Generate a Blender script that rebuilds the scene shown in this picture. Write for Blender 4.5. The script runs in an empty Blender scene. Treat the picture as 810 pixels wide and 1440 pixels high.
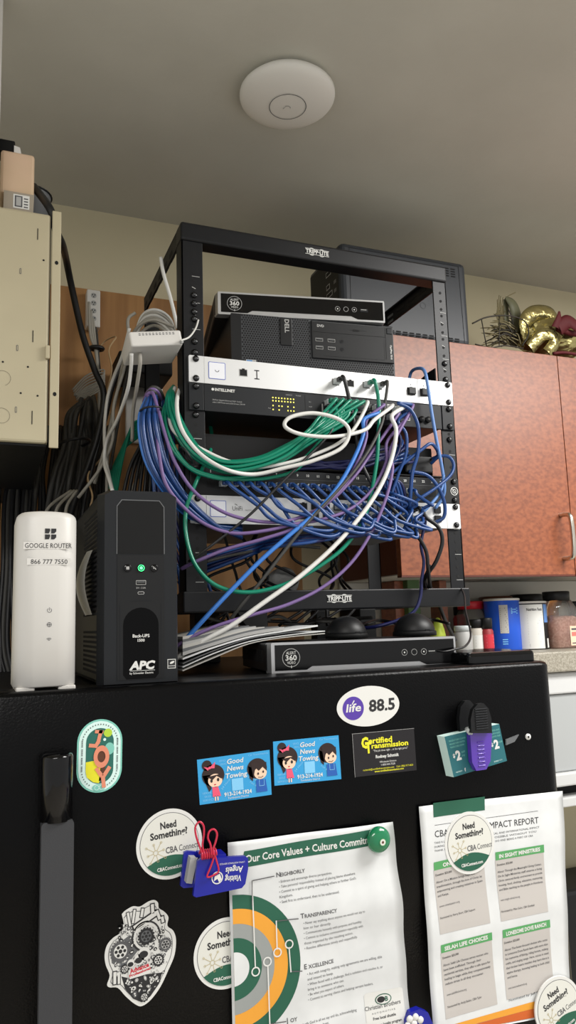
import bpy, bmesh, math, random
from mathutils import Vector, Matrix
from mathutils.geometry import tessellate_polygon
random.seed(7)
S = bpy.context.scene
COL = S.collection
PI = math.pi
# ------------------------------------------------------------------ camera
FPX = 1058.78
YAW, PITCH, ROLL = math.radians(22.152), math.radians(8.3812), math.radians(-1.7744)
CAM = Vector((-0.2798, -1.10692, -0.01957))
def cam_axes():
    f = Vector((math.sin(YAW)*math.cos(PITCH), math.cos(YAW)*math.cos(PITCH), math.sin(PITCH)))
    r0 = Vector((math.cos(YAW), -math.sin(YAW), 0)); u0 = r0.cross(f)
    r = r0*math.cos(ROLL) + u0*math.sin(ROLL)
    return r, r.cross(f), f
CR, CU, CF = cam_axes()
def ray(u, v): return CF + CR*((u-405)/FPX) - CU*((v-720)/FPX)
def at(u, v, Y): d = ray(u, v); return CAM + d*((Y-CAM.y)/d.y)
def atz(u, v, Z): d = ray(u, v); return CAM + d*((Z-CAM.z)/d.z)
cd = bpy.data.cameras.new('camera'); co = bpy.data.objects.new('camera', cd); COL.objects.link(co)
cd.sensor_fit = 'VERTICAL'; cd.sensor_height = 36; cd.lens = 36*FPX/1440; cd.clip_start = 0.01
m = Matrix((CR, CU, -CF)).transposed().to_4x4(); m.translation = CAM; co.matrix_world = m
S.camera = co
# ------------------------------------------------------------------ materials
def lin(c):
    return tuple(((x/255)/12.92 if x/255 <= .04045 else ((x/255+.055)/1.055)**2.4) for x in c) + (1,)
MATS = {}
def mat(name, rgb, rough=.5, metal=0, spec=.5, emit=0, noise=None, bump=None, trans=0, coat=0):
    if name in MATS: return MATS[name]
    m = bpy.data.materials.new(name); m.use_nodes = True; n = m.node_tree.nodes; l = m.node_tree.links
    b = n['Principled BSDF']; c = lin(rgb)
    b.inputs['Base Color'].default_value = c; b.inputs['Roughness'].default_value = rough
    b.inputs['Metallic'].default_value = metal; b.inputs['Specular IOR Level'].default_value = spec
    if coat: b.inputs['Coat Weight'].default_value = coat; b.inputs['Coat Roughness'].default_value = .1
    if trans: b.inputs['Transmission Weight'].default_value = trans
    if emit: b.inputs['Emission Color'].default_value = c; b.inputs['Emission Strength'].default_value = emit
    tc = n.new('ShaderNodeTexCoord')
    if noise:      # (rgb2, scale, detail, lo, hi, stretch)
        nt = n.new('ShaderNodeTexNoise'); nt.inputs['Scale'].default_value = noise[1]; nt.inputs['Detail'].default_value = noise[2]
        rp = n.new('ShaderNodeMapRange'); rp.inputs[1].default_value = noise[3]; rp.inputs[2].default_value = noise[4]
        mx = n.new('ShaderNodeMix'); mx.data_type = 'RGBA'; mx.inputs[6].default_value = c; mx.inputs[7].default_value = lin(noise[0])
        mp = n.new('ShaderNodeMapping'); mp.inputs['Scale'].default_value = noise[5] if len(noise) > 5 else (1, 1, 1)
        l.new(tc.outputs['Object'], mp.inputs[0]); l.new(mp.outputs[0], nt.inputs['Vector']); l.new(nt.outputs[0], rp.inputs[0])
        l.new(rp.outputs[0], mx.inputs[0]); l.new(mx.outputs[2], b.inputs['Base Color'])
    if bump:       # (scale, strength, distance)
        nt = n.new('ShaderNodeTexNoise'); nt.inputs['Scale'].default_value = bump[0]; nt.inputs['Detail'].default_value = 2
        bp = n.new('ShaderNodeBump'); bp.inputs['Strength'].default_value = bump[1]; bp.inputs['Distance'].default_value = bump[2]
        l.new(tc.outputs['Object'], nt.inputs['Vector']); l.new(nt.outputs[0], bp.inputs['Height']); l.new(bp.outputs[0], b.inputs['Normal'])
    MATS[name] = m; return m
M = dict(
 ceil=mat('ceiling_paint', (200,198,187), .85, noise=((192,190,179), 4, 4, .35, .65), bump=(60,.25,.002)),
 wall=mat('wall_paint', (210,201,170), .8, noise=((203,193,162), 3, 3, .35, .65), bump=(90,.15,.001)),
 splash=mat('backsplash', (205,202,192), .5),
 floor=mat('floor_tile', (205,198,186), .6, noise=((190,182,170), 6, 3, .4, .6)),
 white=mat('white_plastic', (216,214,209), .4, noise=((206,202,196), 9, 4, .45, .75)),
 apwhite=mat('matte_white', (232,230,223), .45),
 appliance=mat('white_enamel', (205,206,205), .3),
 pane=mat('grey_panel', (172,175,175), .35),
 ledge=mat('laminate_ledge', (168,162,148), .5, noise=((140,134,120), 300, 2, .4, .6)),
 blk=mat('black_plastic', (17,18,20), .45, spec=.35),
 blkm=mat('black_matte', (11,12,13), .6, spec=.25),
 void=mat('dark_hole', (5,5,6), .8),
 gloss=mat('glossy_black', (6,6,8), .14, spec=.4),
 rack=mat('powder_coat', (19,20,23), .42, spec=.3, bump=(900,.12,.0005)),
 rackin=mat('powder_coat_side', (15,16,19), .5, spec=.25),
 steel=mat('steel', (190,190,190), .3, 1),
 silver=mat('silver_metal', (205,206,208), .33, .75),
 face=mat('silver_faceplate', (224,225,225), .38, .25),
 dgrey=mat('dark_grey', (30,32,35), .45, spec=.25),
 mgrey=mat('mid_grey', (98,100,102), .5),
 lgrey=mat('light_grey', (170,170,168), .5),
 fridge=mat('pebbled_black_enamel', (4,4,5), .3, bump=(420,.35,.0008), spec=.14),
 fridgetop=mat('textured_black_top', (10,10,12), .4, spec=.3, bump=(420,.6,.0015)),
 handle=mat('handle_grey', (52,53,56), .5, bump=(900,.3,.0005)),
 beige=mat('beige_metal', (190,180,150), .45, noise=((183,173,144), 5, 3, .4, .6)),
 beigein=mat('beige_metal_dark', (120,112,95), .55),  # darker beige, used for the ring outlines on the housing
 tan=mat('tan_plastic', (214,184,156), .5, noise=((200,176,140), 14, 2, .3, .7)),
 tang=mat('grey_beige_plastic', (158,148,132), .5),
 wood=mat('plywood', (178,132,80), .5, noise=((150,106,60), 5, 6, .35, .65, (6,1,.5))),
 cab=mat('burl_laminate', (154,86,52), .40, noise=((126,66,38), 85, 7, .36, .66, (1,1,1.5)), spec=.6),
 cabedge=mat('cabinet_edge', (92,40,26), .5),
 cabin=mat('cabinet_underside', (190,186,176), .6),
 nickel=mat('nickel', (214,208,196), .25, 1),
 paper=mat('paper', (222,224,224), .7, noise=((213,215,215), 20, 3, .4, .6)),
 paper2=mat('paper_grey', (186,184,178), .75),
 ink=mat('ink_black', (38,38,40), .7), inkg=mat('ink_grey', (88,88,90), .7), boxg=mat('report_panel', (192,187,182), .7),
 green=mat('print_green', (32,92,70), .6), lgreen=mat('print_light_green', (86,160,96), .6),
 orange=mat('print_orange', (232,160,52), .6), dorange=mat('print_dark_orange', (206,98,36), .6), pgrey=mat('print_grey', (150,154,152), .6),
 stick=mat('sticker_white', (222,222,218), .4), cream=mat('sticker_cream', (220,220,212), .5), gold=mat('print_gold', (190,178,140), .6),
 cblue=mat('card_blue', (52,158,216), .4), cblue2=mat('card_light_blue', (130,200,240), .5), hair=mat('print_dark_brown', (44,28,26), .5),
 skin=mat('print_skin', (244,208,180), .5), pink=mat('print_pink', (232,88,118), .5), navy=mat('print_navy_shirt', (36,92,176), .5),
 cblack=mat('card_black', (24,21,24), .4), yel=mat('print_yellow', (232,226,40), .5), violet=mat('print_violet', (84,56,160), .5),
 teal=mat('print_teal', (36,104,112), .5), mint=mat('print_mint', (128,200,184), .5), mint2=mat('print_pale_mint', (216,244,238), .5),
 dteal=mat('print_deep_green', (34,104,92), .5), coral=mat('print_coral', (226,142,112), .5), lime=mat('print_lime', (180,212,60), .5),
 brownp=mat('print_brown', (92,52,30), .5), red=mat('print_red', (200,44,60), .5),
 blueclip=mat('blue_plastic', (26,32,150), .3), redwire=mat('red_coated_wire', (196,36,66), .3), magnet=mat('green_enamel', (14,120,76), .2, coat=.6),
 purpleclip=mat('translucent_purple', (96,50,190), .15, trans=.35, coat=.5),
 led=mat('led_yellow', (236,222,90), .5, emit=1.2), ledg=mat('led_green', (60,240,130), .5, emit=2.5), ledr=mat('display_red', (235,120,110), .5), dispb=mat('display_blue_rim', (92,110,190), .5), disp=mat('display_white', (238,240,246), .3),
 grille=mat('grille_grey', (58,60,64), .5), shield=mat('piano_black', (3,3,4), .1, spec=.15),
 intel=mat('badge_blue', (70,140,205), .4),
 cgreen=mat('cable_green', (10,128,100), .28), cblu=mat('cable_blue', (30,68,128), .3), cblul=mat('cable_light_blue', (58,122,206), .4), cnavy=mat('cable_navy', (18,24,78), .45),
 cpur=mat('cable_purple', (118,94,146), .45), cwhite=mat('cable_white', (222,221,216), .4), cgrey=mat('cable_grey', (168,164,154), .5), cdgrey=mat('cable_dark_grey', (62,61,58), .55),
 cblack_=mat('cable_black', (22,22,24), .45), cltb=mat('cable_pale_blue', (96,136,196), .4), cbeige=mat('cable_beige', (190,160,120), .5),
 clearp=mat('clear_plug', (190,196,196), .2),
 foil=mat('gold_foil', (184,172,116), .27, .9, bump=(45,.6,.01)), redbow=mat('red_velvet', (88,10,18), .7), wire=mat('dark_wire', (52,46,38), .5), twig=mat('dried_twig', (128,118,84), .7), gweed=mat('tinsel_grey_green', (104,104,78), .5),
 saltblue=mat('label_royal_blue', (26,84,200), .35), clear=mat('clear_plastic', (236,236,232), .08, trans=.92), pinksalt=mat('pink_salt', (212,160,140), .8, noise=((190,130,110), 200, 2, .4, .6)),
 spice=mat('red_spice', (150,40,44), .5), spicew=mat('white_spice', (196,190,180), .6), capred=mat('red_cap', (214,36,52), .4),
 lgn=mat('green_carton', (74,104,58), .6), ylg=mat('yellow_green_wrapper', (196,214,80), .4), olid=mat('orange_label', (220,140,50), .5),
 tower=mat('charcoal_case', (46,50,56), .42), dvrtop=mat('dvr_black_case', (24,24,26), .5),
)
# ------------------------------------------------------------------ mesh builder
_txt = {}
def glyphs(s, bold=0):
    k = (s, bold)
    if k not in _txt:
        cu = bpy.data.curves.new('t', 'FONT'); cu.body = s; cu.resolution_u = 2; cu.offset = bold
        ob = bpy.data.objects.new('t', cu); me = ob.to_mesh()
        vs = [v.co.copy() for v in me.vertices]; fs = [tuple(p.vertices) for p in me.polygons]
        ob.to_mesh_clear(); bpy.data.objects.remove(ob); bpy.data.curves.remove(cu)
        _txt[k] = (vs, fs)
    return _txt[k]
class MB:
    def __init__(s): s.v = []; s.f = []; s.mi = []; s.sm = []; s.mats = []
    def add(s, vs, fs, mt, smooth=False):
        mt = M[mt] if isinstance(mt, str) else mt
        if mt not in s.mats: s.mats.append(mt)
        i = s.mats.index(mt); o = len(s.v)
        s.v += [Vector(v) for v in vs]
        for f in fs: s.f.append(tuple(o+k for k in f)); s.mi.append(i); s.sm.append(smooth)
        return s
    def box(s, x0, x1, y0, y1, z0, z1, mt, bev=0, X=None, seg=2):
        bm = bmesh.new(); bmesh.ops.create_cube(bm, size=1)
        for v in bm.verts: v.co = Vector(((x0+x1)/2+v.co.x*(x1-x0), (y0+y1)/2+v.co.y*(y1-y0), (z0+z1)/2+v.co.z*(z1-z0)))
        if bev: bmesh.ops.bevel(bm, geom=list(bm.edges), offset=bev, segments=seg, affect='EDGES', profile=.5)
        bm.verts.index_update()
        vs = [(X @ v.co if X else v.co.copy()) for v in bm.verts]; fs = [tuple(v.index for v in f.verts) for f in bm.faces]; bm.free()
        return s.add(vs, fs, mt, False)
    def lathe(s, prof, c, mt, n=32, X=None, sx=1, sy=1):
        c = Vector(c); vs = []; fs = []
        for r, z in prof:
            for k in range(n):
                a = 2*PI*k/n; p = Vector((r*math.cos(a)*sx, r*math.sin(a)*sy, z)); vs.append((X @ p if X else p) + c)
        m_ = len(prof)
        for i in range(m_-1):
            for k in range(n): fs.append((i*n+k, i*n+(k+1) % n, (i+1)*n+(k+1) % n, (i+1)*n+k))
        fs.append(tuple(range(n-1, -1, -1))); fs.append(tuple((m_-1)*n+k for k in range(n)))
        return s.add(vs, fs, mt, True)
    def cyl(s, p0, p1, r, mt, n=16, r1=None):
        p0, p1 = Vector(p0), Vector(p1); d = p1-p0; q = d.to_track_quat('Z', 'Y').to_matrix()
        return s.lathe([(r, 0), (r if r1 is None else r1, d.length)], p0, mt, n, q)
    def tube(s, pts, r, mt, n=8, closed=False):
        pts = [Vector(p) for p in pts]; N = len(pts); vs = []; fs = []; ref = None
        for i in range(N):
            t = (pts[(i+1) % N]-pts[i-1]) if closed else (pts[min(i+1, N-1)]-pts[max(i-1, 0)])
            if t.length < 1e-9: t = Vector((0, 0, 1))
            t.normalize()
            if ref is None: ref = t.orthogonal().normalized()
            ref = (ref-t*ref.dot(t)); ref = ref.normalized() if ref.length > 1e-6 else t.orthogonal().normalized()
            b = t.cross(ref); rr = r[i] if isinstance(r, (list, tuple)) else r
            for k in range(n): a = 2*PI*k/n; vs.append(pts[i]+ref*math.cos(a)*rr+b*math.sin(a)*rr)
        for i in range(N if closed else N-1):
            j = (i+1) % N
            for k in range(n): fs.append((i*n+k, i*n+(k+1) % n, j*n+(k+1) % n, j*n+k))
        if not closed: fs.append(tuple(range(n-1, -1, -1))); fs.append(tuple((N-1)*n+k for k in range(n)))
        return s.add(vs, fs, mt, True)
    def prism(s, poly, fn0, fn1, mt, smooth=False):   # poly 2-D, fn maps (x,y) to 3-D for both caps
        n = len(poly); vs = [Vector(fn0(*p)) for p in poly]+[Vector(fn1(*p)) for p in poly]
        tri = tessellate_polygon([[Vector((p[0], p[1], 0)) for p in poly]])
        fs = [tuple(t) for t in tri]+[tuple(n+k for k in reversed(t)) for t in tri]+[(k, (k+1) % n, n+(k+1) % n, n+k) for k in range(n)]
        return s.add(vs, fs, mt, smooth)
    def mesh(s, name):
        me = bpy.data.meshes.new(name); me.from_pydata([tuple(v) for v in s.v], [], s.f)
        for m_ in s.mats: me.materials.append(m_)
        me.polygons.foreach_set('material_index', s.mi); me.polygons.foreach_set('use_smooth', s.sm)
        me.update(); return me
    def build(s, name, parent=None, local=False, label=None):
        if parent is not None and not local:
            inv = parent_matrix(parent).inverted(); s.v = [inv @ v for v in s.v]
            loc = Vector((0, 0, 0))
        elif parent is None and not local:
            xs = [v.x for v in s.v]; ys = [v.y for v in s.v]; zs = [v.z for v in s.v]
            loc = Vector(((min(xs)+max(xs))/2, (min(ys)+max(ys))/2, min(zs))); s.v = [v-loc for v in s.v]
        else: loc = Vector((0, 0, 0))
        o = bpy.data.objects.new(name, s.mesh(name)); COL.objects.link(o); o.location = loc
        if parent is not None: o.parent = parent
        if any(s.sm):
            pass
        if label: o['label'] = label
        return o
def parent_matrix(o):
    mm = Matrix.LocRotScale(o.location, o.rotation_euler, o.scale)
    return parent_matrix(o.parent) @ mm if o.parent else mm
def tag(o, label, cat, group=None, kind=None):
    o['label'] = label; o['category'] = cat
    if group: o['group'] = group
    if kind: o['kind'] = kind
    return o
def thing(name, label, cat, loc=(0, 0, 0), rot=(0, 0, 0), group=None):
    o = bpy.data.objects.new(name, None); COL.objects.link(o); o.empty_display_size = .02
    o.location = loc; o.rotation_euler = rot
    return tag(o, label, cat, group)
def struct(mb, name):
    o = mb.build(name); o['kind'] = 'structure'; return o
# ------------------------------------------------------------------ drawing on surfaces
class Cv:      # flat graphics laid on a surface; fn(x, y, h) maps local mm and height to 3-D
    def __init__(s, mb, fn, cut=None, cx=None): s.mb = mb; s.fn = fn; s.cut = cut; s.cx = cx
    def tri(s, pts2, fs, mt, L):
        if s.cut:
            bm = bmesh.new(); vv = [bm.verts.new((p[0], p[1], 0)) for p in pts2]
            for f in fs:
                try: bm.faces.new([vv[k] for k in f])
                except ValueError: pass
            ys = [p[1] for p in pts2]; y = math.ceil(min(ys)/s.cut)*s.cut
            while y < max(ys):
                bmesh.ops.bisect_plane(bm, geom=list(bm.verts)+list(bm.edges)+list(bm.faces), plane_co=(0, y, 0), plane_no=(0, 1, 0)); y += s.cut
            x = math.ceil(min(q[0] for q in pts2)/s.cx)*s.cx
            while x < max(q[0] for q in pts2):
                bmesh.ops.bisect_plane(bm, geom=list(bm.verts)+list(bm.edges)+list(bm.faces), plane_co=(x, 0, 0), plane_no=(1, 0, 0)); x += s.cx
            bm.verts.index_update(); pts2 = [(v.co.x, v.co.y) for v in bm.verts]; fs = [tuple(v.index for v in f.verts) for f in bm.faces]; bm.free()
        s.mb.add([s.fn(p[0], p[1], .00016*L) for p in pts2], fs, mt); return s
    def poly(s, pts, mt, L=1):
        t = tessellate_polygon([[Vector((p[0], p[1], 0)) for p in pts]]); return s.tri(pts, [tuple(k) for k in t], mt, L)
    def rect(s, x0, y0, x1, y1, mt, L=1): return s.tri([(x0, y0), (x1, y0), (x1, y1), (x0, y1)], [(0, 1, 2, 3)], mt, L)
    def rrect(s, x0, y0, x1, y1, r, mt, L=1): return s.poly(rr(x0, y0, x1, y1, r), mt, L)
    def circ(s, x, y, r, mt, L=1, n=28, ry=None, rot=0):
        ry = ry or r; c, q = math.cos(rot), math.sin(rot); P = []
        for k in range(n):
            a = 2*PI*k/n; ex, ey = r*math.cos(a), ry*math.sin(a); P.append((x+ex*c-ey*q, y+ex*q+ey*c))
        return s.tri(P, [tuple(range(n))], mt, L)
    def ring(s, x, y, r, w, mt, L=1, n=32, a0=0, a1=2*PI, ry=None):
        k_ = (ry/r) if ry else 1; pts = []; fs = []
        for k in range(n+1):
            a = a0+(a1-a0)*k/n; c, q = math.cos(a), math.sin(a)
            pts += [(x+(r-w/2)*c, y+(r-w/2)*q*k_), (x+(r+w/2)*c, y+(r+w/2)*q*k_)]
        for k in range(n): fs.append((2*k, 2*k+1, 2*k+3, 2*k+2))
        return s.tri(pts, fs, mt, L)
    def line(s, pts, w, mt, L=1):
        for i_, (a, b) in enumerate(zip(pts, pts[1:])):
            dx, dy = b[0]-a[0], b[1]-a[1]; l = math.hypot(dx, dy) or 1; nx, ny = -dy/l*w/2, dx/l*w/2; ex, ey = dx/l*w/2, dy/l*w/2
            s.tri([(a[0]+nx-ex, a[1]+ny-ey), (a[0]-nx-ex, a[1]-ny-ey), (b[0]-nx+ex, b[1]-ny+ey), (b[0]+nx+ex, b[1]+ny+ey)], [(0, 1, 2, 3)], mt, L+(i_ % 3)*.3)
        return s
    def text(s, t, x, y, h, mt, L=1, w=None, bold=0, shear=0, rot=0, align='l'):
        vs, fs = glyphs(t, bold)
        if not vs: return s
        k = h/.69; mx = max(v.x for v in vs); mn = min(v.x for v in vs); kx = (w/(mx-mn)) if w else k
        W_ = (mx-mn)*kx; ox = {'l': 0, 'c': -W_/2, 'r': -W_}[align]; c, q = math.cos(rot), math.sin(rot); P = []
        for v in vs:
            px = (v.x-mn)*kx+ox+v.y*k*shear; py = v.y*k; P.append((x+px*c-py*q, y+px*q+py*c))
        return s.tri(P, fs, mt, L)
def rr(x0, y0, x1, y1, r, n=5):
    P = []
    for cx, cy, a in ((x1-r, y1-r, 0), (x0+r, y1-r, PI/2), (x0+r, y0+r, PI), (x1-r, y0+r, 1.5*PI)):
        for k in range(n+1): b = a+PI/2*k/n; P.append((cx+r*math.cos(b), cy+r*math.sin(b)))
    return P
def front(x0, y0, z0):    # canvas on a face looking to -Y, in mm
    return lambda x, y, h: (x0+x*.001, y0-h, z0+y*.001)
def catmull(P, n=10):
    P = [Vector(p) for p in P]; Q = [P[0]*2-P[1]]+P+[P[-1]*2-P[-2]]; out = []
    for i in range(1, len(Q)-2):
        a, b, c, d = Q[i-1:i+3]
        for k in range(n):
            t = k/n; out.append(.5*((2*b)+(c-a)*t+(2*a-5*b+4*c-d)*t*t+(3*b-a-3*c+d)*t**3))
    out.append(P[-1]); return out
# ================================================================== SETTING
ZC, YW, ZF = .935, .55, -1.70
struct(MB().box(-2.2, 2.6, -2.6, YW+.1, ZC, ZC+.1, 'ceil'), 'ceiling')
struct(MB().box(-2.2, 2.6, YW, YW+.1, ZF, ZC, 'wall'), 'wall_back')
struct(MB().box(-2.2, 2.6, -2.6, YW+.1, ZF-.1, ZF, 'floor'), 'floor')
struct(MB().box(.52, 2.6, YW-.012, YW-.0002, -.104, .072, 'splash', .002), 'trim_1')
# ================================================================== CEILING ACCESS POINT
t = thing('wireless_access_point', 'round white wireless access point disc mounted on the ceiling', 'access point', (.206, .028, ZC))
R_ = .086
MB().lathe([(.07, 0), (.078, -.004), (.078, -.010)], (0, 0, 0), 'apwhite', 64).build('mounting_base', t, True)
b = MB(); b.lathe([(R_-.004, -.008), (R_, -.012), (R_, -.016)]+[(R_*math.cos(a)**.85 if a < 1.5 else .001, -.016-.020*math.sin(a)) for a in [k*PI/2/12 for k in range(1, 13)]], (0, 0, 0), 'apwhite', 72)
b.build('shell', t, True)
b = MB(); c = Cv(b, lambda x, y, h: (x*.001, -y*.001, -.0365-h)); c.ring(0, 0, 33, 1.3, 'inkg', 1, 64); b.build('light_ring', t, True)
b = MB(); c = Cv(b, lambda x, y, h: (x*.001, -y*.001, -.0372-h)); c.ring(0, -2, 5.5, 1.6, 'lgrey', 1, 16, .3, PI-.3); c.line([(-5, -2), (-6.5, -6)], 1.4, 'lgrey', 1); b.build('emblem', t, True)
# ================================================================== REFRIGERATOR
FT = -.0885; FY = -.228
t = thing('refrigerator', 'black pebbled refrigerator crowded with stickers, papers and magnets, carrying the network rack', 'refrigerator', (.1, .1, ZF))
b = MB(); b.box(-.275, .472, -.155, .50, ZF+.03, FT, 'fridgetop', .006); b.build('cabinet_body', t)
b = MB()
# door with rounded vertical edges: plan outline extruded in z, rounded top
def doorout(r, x0, x1, ya, yb, n=10):
    P = [(x0, yb)]
    for k in range(n+1): a = PI+PI/2*k/n; P.append((x0+r+r*math.cos(a), ya+r+r*math.sin(a)))
    for k in range(n+1): a = 1.5*PI+PI/2*k/n; P.append((x1-r+r*math.cos(a), ya+r+r*math.sin(a)))
    P.append((x1, yb)); return P
def door(zb, zt, name):
    b = MB(); o = doorout(.026, -.283, .484, FY, -.160); n = len(o); rings = [(0, zb), (0, zt-.006), (.0018, zt-.0018), (.006, zt)]
    vs = []; fs = []
    for ins, z in rings:
        for x, y in o:
            cx = x+(ins if x < 0 else -ins) if True else x; cy = y+ins if y < -.17 else y; vs.append((cx, cy, z))
    for i in range(3):
        for k in range(n): fs.append((i*n+k, i*n+(k+1) % n, (i+1)*n+(k+1) % n, (i+1)*n+k))
    fs.append(tuple(range(3*n, 4*n))); fs.append(tuple(range(n-1, -1, -1)))
    b.add(vs, fs, 'fridge', True); return b.build(name, t)
door(-.565, -.085, 'freezer_door'); door(ZF+.06, -.575, 'refrigerator_door')
b = MB(); b.prism(rr(-.2185, -.56, -.1865, -.213, .004), lambda x, z: (x, -.268, z), lambda x, z: (x, -.252, z), 'handle'); 
h = b.build('handle', t, label='grey bar handle')
b = MB(); P = [(-.2195+.0165*(1-math.cos(PI*k/14)), -.252-.020*math.sin(PI*k/14)) for k in range(15)]+[(-.1865, -.2275), (-.2195, -.2275)]
vs = []; fs = []; n = len(P)
for ins, z in ((0, -.214), (0, -.1535), (.0012, -.151), (.004, -.1495)):
    for x, y in P: vs.append((x+(-.203-x)*ins/.0165, y+(ins if y < -.23 else 0), z+(.003 if y < -.255 and z > -.2 else 0)))
for i in range(3):
    for k in range(n): fs.append((i*n+k, i*n+(k+1) % n, (i+1)*n+(k+1) % n, (i+1)*n+k))
fs += [tuple(range(3*n, 4*n)), tuple(range(n-1, -1, -1))]; b.add(vs, fs, 'gloss', True)
b.build('handle_cap', h, label='glossy black handle end cap')
b = MB(); b.box(-.2185, -.1865, -.252, -.2278, -.56, -.54, 'gloss', .002); b.build('handle_foot', h)
b = MB(); b.box(.355, .470, -.205, -.105, FT-.001, -.069, 'gloss', .006, seg=3); b.build('hinge_cover', t, label='glossy black hinge cover')
b = MB(); p = at(742, 1036, FY); b.cyl((p.x, FY+.001, p.z), (p.x, FY-.0018, p.z), .0042, 'stick', 16); b.cyl((p.x, FY, p.z), (p.x, FY-.0022, p.z), .0016, 'void', 8); b.build('screw', t, label='white screw cap')
# ================================================================== RACK
W, H = .500, .6245
t = rack = thing('equipment_rack', 'black open frame four post equipment rack on top of the refrigerator', 'rack', (.25, .15, FT+.0005))
UB = .0455; U = .04445
def logo(c, x, y, s=1.0):
    c.circ(x-10*s, y, 7*s, 'stick', 1); c.circ(x+9*s, y, 7*s, 'stick', 1)
    c.circ(x-10*s, y, 5.7*s, 'rack', 2); c.circ(x+9*s, y, 5.7*s, 'rack', 2)
    c.rect(x-22*s, y-4.6*s, x+22*s, y+4.6*s, 'rack', 3)
    c.line([(x-22*s, y+5*s), (x+22*s, y+5*s)], .8*s, 'stick', 4); c.line([(x-22*s, y-5*s), (x+22*s, y-5*s)], .8*s, 'stick', 4)
    c.text('TRIPP·LITE', x, y-3.4*s, 7*s, 'stick', 5, w=43*s, bold=.03, align='c')
b = MB(); b.box(-.001, W+.001, -.004, .030, H-.031, H, 'rack', .004, seg=3); logo(Cv(b, front(0, -.0042, 0)), 238, (H-.0155)*1000); b.build('top_bar', rack)
b = MB(); b.box(-.003, W+.006, -.004, .030, 0, .0315, 'rack', .002); logo(Cv(b, front(0, -.0042, 0)), 254, 17); b.build('bottom_bar', rack)
YB = .300
for x0, x1 in ((0, .004), (W-.004, W)):
    b = MB(); b.box(x0, x1, .028, YB, H-.031, H-.002, 'rackin', .001); xi = x0 if x0 > .1 else x1; s_ = -1 if x0 > .1 else 1
    b.box(min(x0, x0+s_*.006), max(x1, x1+s_*.006), .030, YB, H-.005, H-.002, 'rackin')
    for k in range(6):
        y = .06+k*.042; xx = x0-.0003 if x0 > .1 else x1+.0003
        for z in (H-.018, H-.030):
            b.box(min(xx, xx-.0002), max(xx, xx+.0002), y, y+.022, z, z+.005, 'void' if k not in (3, 4) else 'mgrey')
        if x0 < .1: b.box(x0-.0004, x0, y, y+.020, H-.026, H-.018, 'void')
    b.build('top_side_rail', rack)
    b = MB(); b.box(x0, x1, .028, YB, .002, .030, 'rackin', .001); b.build('bottom_side_rail', rack)
b = MB(); b.box(0, W, YB-.02, YB, .002, .040, 'rackin', .001); b.build('rear_bottom_bar', rack)
def post(x0, x1, y0, y1, side, name, holes=True):
    b = MB(); b.box(x0, x1, y0, y0+.003, .030, H-.029, 'rack', .0006)
    xs = (x0, x0+.003) if side < 0 else (x1-.003, x1)
    b.box(xs[0], xs[1], y0, y1, .030, H-.029, 'rackin', .0006)
    if holes:
        c = Cv(b, front(0, y0-.0002, 0)); xc = (.0205 if side < 0 else W-.0135)*1000
        for k in range(12):
            z = (UB+U*k)*1000
            for dz in (6.35, 22.2, 38.1): c.circ(xc, z+dz, 2.7, 'void', 1, 10)
            if k % 1 == 0 and k not in (6, 7): c.line([(xc-3, z), (xc+9, z)], .9, 'lgrey', 2)
            if k in (10, 8, 9): c.line([(xc-3, z+26), (xc+2, z+24)], 1.2, 'lgrey', 2)
    return b.build(name, rack)
post(.0005, .0355, 0, .034, -1, 'front_post'); post(W-.0285, W, 0, .030, 1, 'front_post')
post(.0005, .030, YB-.003, YB, -1, 'rear_post', False); post(W-.030, W, YB-.003, YB, 1, 'rear_post', False)
for x in (.0345, W-.0325):
    b = MB(); P_ = [(.004, UB+8*U-.002), (.004, UB+8*U+.027), (.03, UB+8*U+.026), (.15, UB+8*U+.002), (.15, UB+8*U-.002)]
    b.prism(P_, lambda y, z: (x, y, z), lambda y, z: (x+.002, y, z), 'blkm'); b.build('shelf_bracket', rack)
for (x0, x1, y0, y1) in ((.082, .130, .000, .030), (.395, .43, .200, .29), (.082, .130, .25, .29), (.33, .36, .26, .29)):
    b = MB(); z0 = FT+.0005
    if y0 == 0: b.prism([(x0, 0), (x1, 0), (x1, -.034), (x0+.028, -.040), (x0+.006, -.012)], lambda x, z: (x, -.002, z), lambda x, z: (x, .028, z), 'blkm'); b.box(x0+.03, x1, .004, .028, z0, -.03, 'blkm', .001)
    else: b.box(x0, x1, y0, y1, z0, .003, 'blkm', .002)
    b.build('foot', rack)
def screws(par, z0, xs=(.0205, W-.0135), zs=(6.35, 38.1), y=-.005):
    for x in xs:
        for dz in zs:
            b = MB(); z = z0+dz*.001; q = Matrix.Rotation(PI/2, 3, 'X')
            b.lathe([(.0052, 0), (.0052, .0012), (.004, .0028), (.0018, .0034)], (x, y, z), 'gloss', 16, q)
            c = Cv(b, lambda X_, Y_, h, x=x, z=z: (x+X_*.001, y-.0035-h, z+Y_*.001)); c.line([(-1.5, -1.5), (1.5, 1.5)], .7, 'mgrey'); c.line([(-1.5, 1.5), (1.5, -1.5)], .7, 'mgrey')
            b.build('screw', par)
screws(rack, UB+8*U, (.0205,), (6, 24), -.0003); screws(rack, UB+8*U, (W-.0135,), (6, 36), -.0003)
screws(rack, UB+11*U-.02, (.0205,), (-12, -26, -40, -52), -.0003); screws(rack, UB+5*U, (.0205,), (38, 60), -.0003); screws(rack, UB+5*U, (W-.0135,), (28,), -.0003)
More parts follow.
